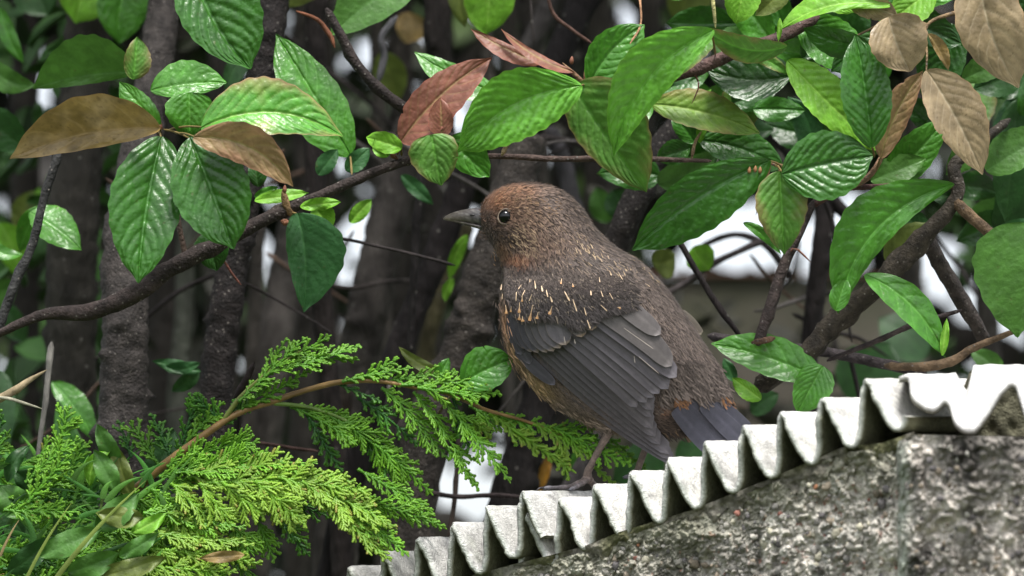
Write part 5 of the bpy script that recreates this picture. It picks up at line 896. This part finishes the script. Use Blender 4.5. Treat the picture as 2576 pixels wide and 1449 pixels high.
# ---------------------------------------------------------------- undergrowth bottom left
def blade(bag, b, L, a, w, z, c, droop=.5):
    t = np.linspace(0, 1, 9); x = b[0] + L * t * math.cos(a) + droop * L * t ** 2 * .25 * (1 if math.cos(a) > 0 else -1); y = b[1] - L * t * math.sin(a) + droop * L * t ** 2 * .3; ww = w * (1 - t ** 2) + .4
    V = np.stack([np.stack([x - ww * math.sin(a), y - ww * math.cos(a), z + 0 * x], -1), np.stack([x, y, z - ww * .3], -1), np.stack([x + ww * math.sin(a), y + ww * math.cos(a), z + 0 * x], -1)], 1).reshape(-1, 3); bag.add(V, grid_faces(9, 3), np.array(c) * (.6 + .6 * np.repeat(t, 3)[:, None]))
gb = Bag()
for i in range(260):
    x = rng.uniform(-60, 420); y = 1180 + max(0, (x - 200)) * .1 + rng.random() * 330; z = rng.uniform(-90, 300) - (y - 1200) * .35; v = rng.random()
    c = np.array([.055, .20, .025]) if v < .5 else np.array([.10, .27, .035]) if v < .85 else np.array([.025, .09, .015]); blade(gb, (x, y), rng.uniform(40, 130), rng.normal(.8, .6), rng.uniform(2, 9), z, c * rng.uniform(.6, 1.3), rng.uniform(0, 1.4))
tag(gb.build('grass_tuft', M_conif, None), kind='stuff')
UG = thing('hedge_sapling', 'young leafy sapling with lobed light green leaves at the lower left', 'plant', (280, 1300, 0))
limb(UG, [(200, 1500, 0), (240, 1350, -20), (262, 1220, -40), (270, 1080, -60)], [4, 4, 3, 2], 'stem', c=(.16, .24, .06))
for a in [((300, 1170), (243, 1065), 26, 22, 'sm', -60), ((290, 1240), (236, 1130), 30, 26, 'sm', -80), ((330, 1250), (290, 1120), 24, 30, 'ol', -70), ((380, 1200), (440, 1080), 40, 40, 'dg', 200), ((240, 1330), (350, 1240), 40, 30, 'sm', -140), ((360, 1300), (240, 1290), 24, 30, 'ol', -150), ((100, 1400), (260, 1330), 30, 34, 'sm', -180), ((170, 1440), (300, 1390), 34, 30, 'sm', -200), ((60, 1300), (0, 1220), 40, 40, 'sm', -60),
          ((220, 1460), (420, 1400), 30, 26, 'ol', -190), ((20, 1440), (130, 1350), 30, 30, 'dg', -150), ((330, 1340), (420, 1290), 22, 18, 'ye', -160), ((300, 1400), (400, 1340), 22, 22, 'sm', -200), ((120, 1260), (30, 1180), 34, 34, 'dg', 0)]:
    leaf(UG, a[0], a[1], a[2], a[3], a[4], a[5], wave=10, m=24, nv=6, bend=rng.normal(0, 6), roll=rng.normal(0, .4))
for i in range(10):
    x = rng.uniform(-60, 400); y = rng.uniform(1200, 1460) + max(0, x - 250) * .2; a = rng.normal(-.6, .8); L = rng.uniform(70, 170)
    leaf(UG, (x, y), (x + L * math.cos(a), y + L * math.sin(a)), L * .16, L * .2, ['sm', 'md', 'ol', 'dg', 'ye'][rng.choice(5, p=[.35, .25, .15, .17, .08])], rng.uniform(-140, 200), wave=12, m=20, nv=6, bend=rng.normal(0, 12), roll=rng.normal(0, .5), curl=.4)
ST = thing('broad_leaf_weed', 'clump of broad soft-focus strap leaves at the left edge behind the grass', 'plant', (80, 1300, 500))
for a in [((150, 1330), (0, 1110), 40, 34, 'md', 500), ((130, 1330), (20, 1130), 12, 12, 'ye', 420), ((250, 1300), (145, 1000), 30, 44, 'dk', 600), ((240, 1280), (160, 1080), 60, 44, 'dg', 700), ((120, 1300), (-30, 1180), 36, 44, 'md', 450), ((200, 1300), (190, 1130), 50, 60, 'dg', 800), ((60, 1350), (-40, 1280), 34, 34, 'dg', 300)]:
    leaf(ST, a[0], a[1], a[2], a[3], a[4], a[5], m=20, nv=3, bend=rng.normal(0, 10))
for i, (b, L, a, w, lab) in enumerate([((60, 1470), 250, 1.15, 4, 'longest grass blade, yellow-green, in the bottom left corner'), ((130, 1470), 360, .95, 6, 'broad green grass blade slanting up across the sapling'), ((0, 1400), 110, 1.2, 3, 'short straw-coloured grass blade at the left edge')]):
    gb = Bag(); blade(gb, b, L, a, w, -230, (.22, .3, .06) if i != 2 else (.4, .3, .14), .3); tag(gb.build('grass_blade', M_conif), lab, 'grass blade')

print('TRIS', sum(len(o.data.polygons) for o in COL.objects if o.type == 'MESH') * 2)
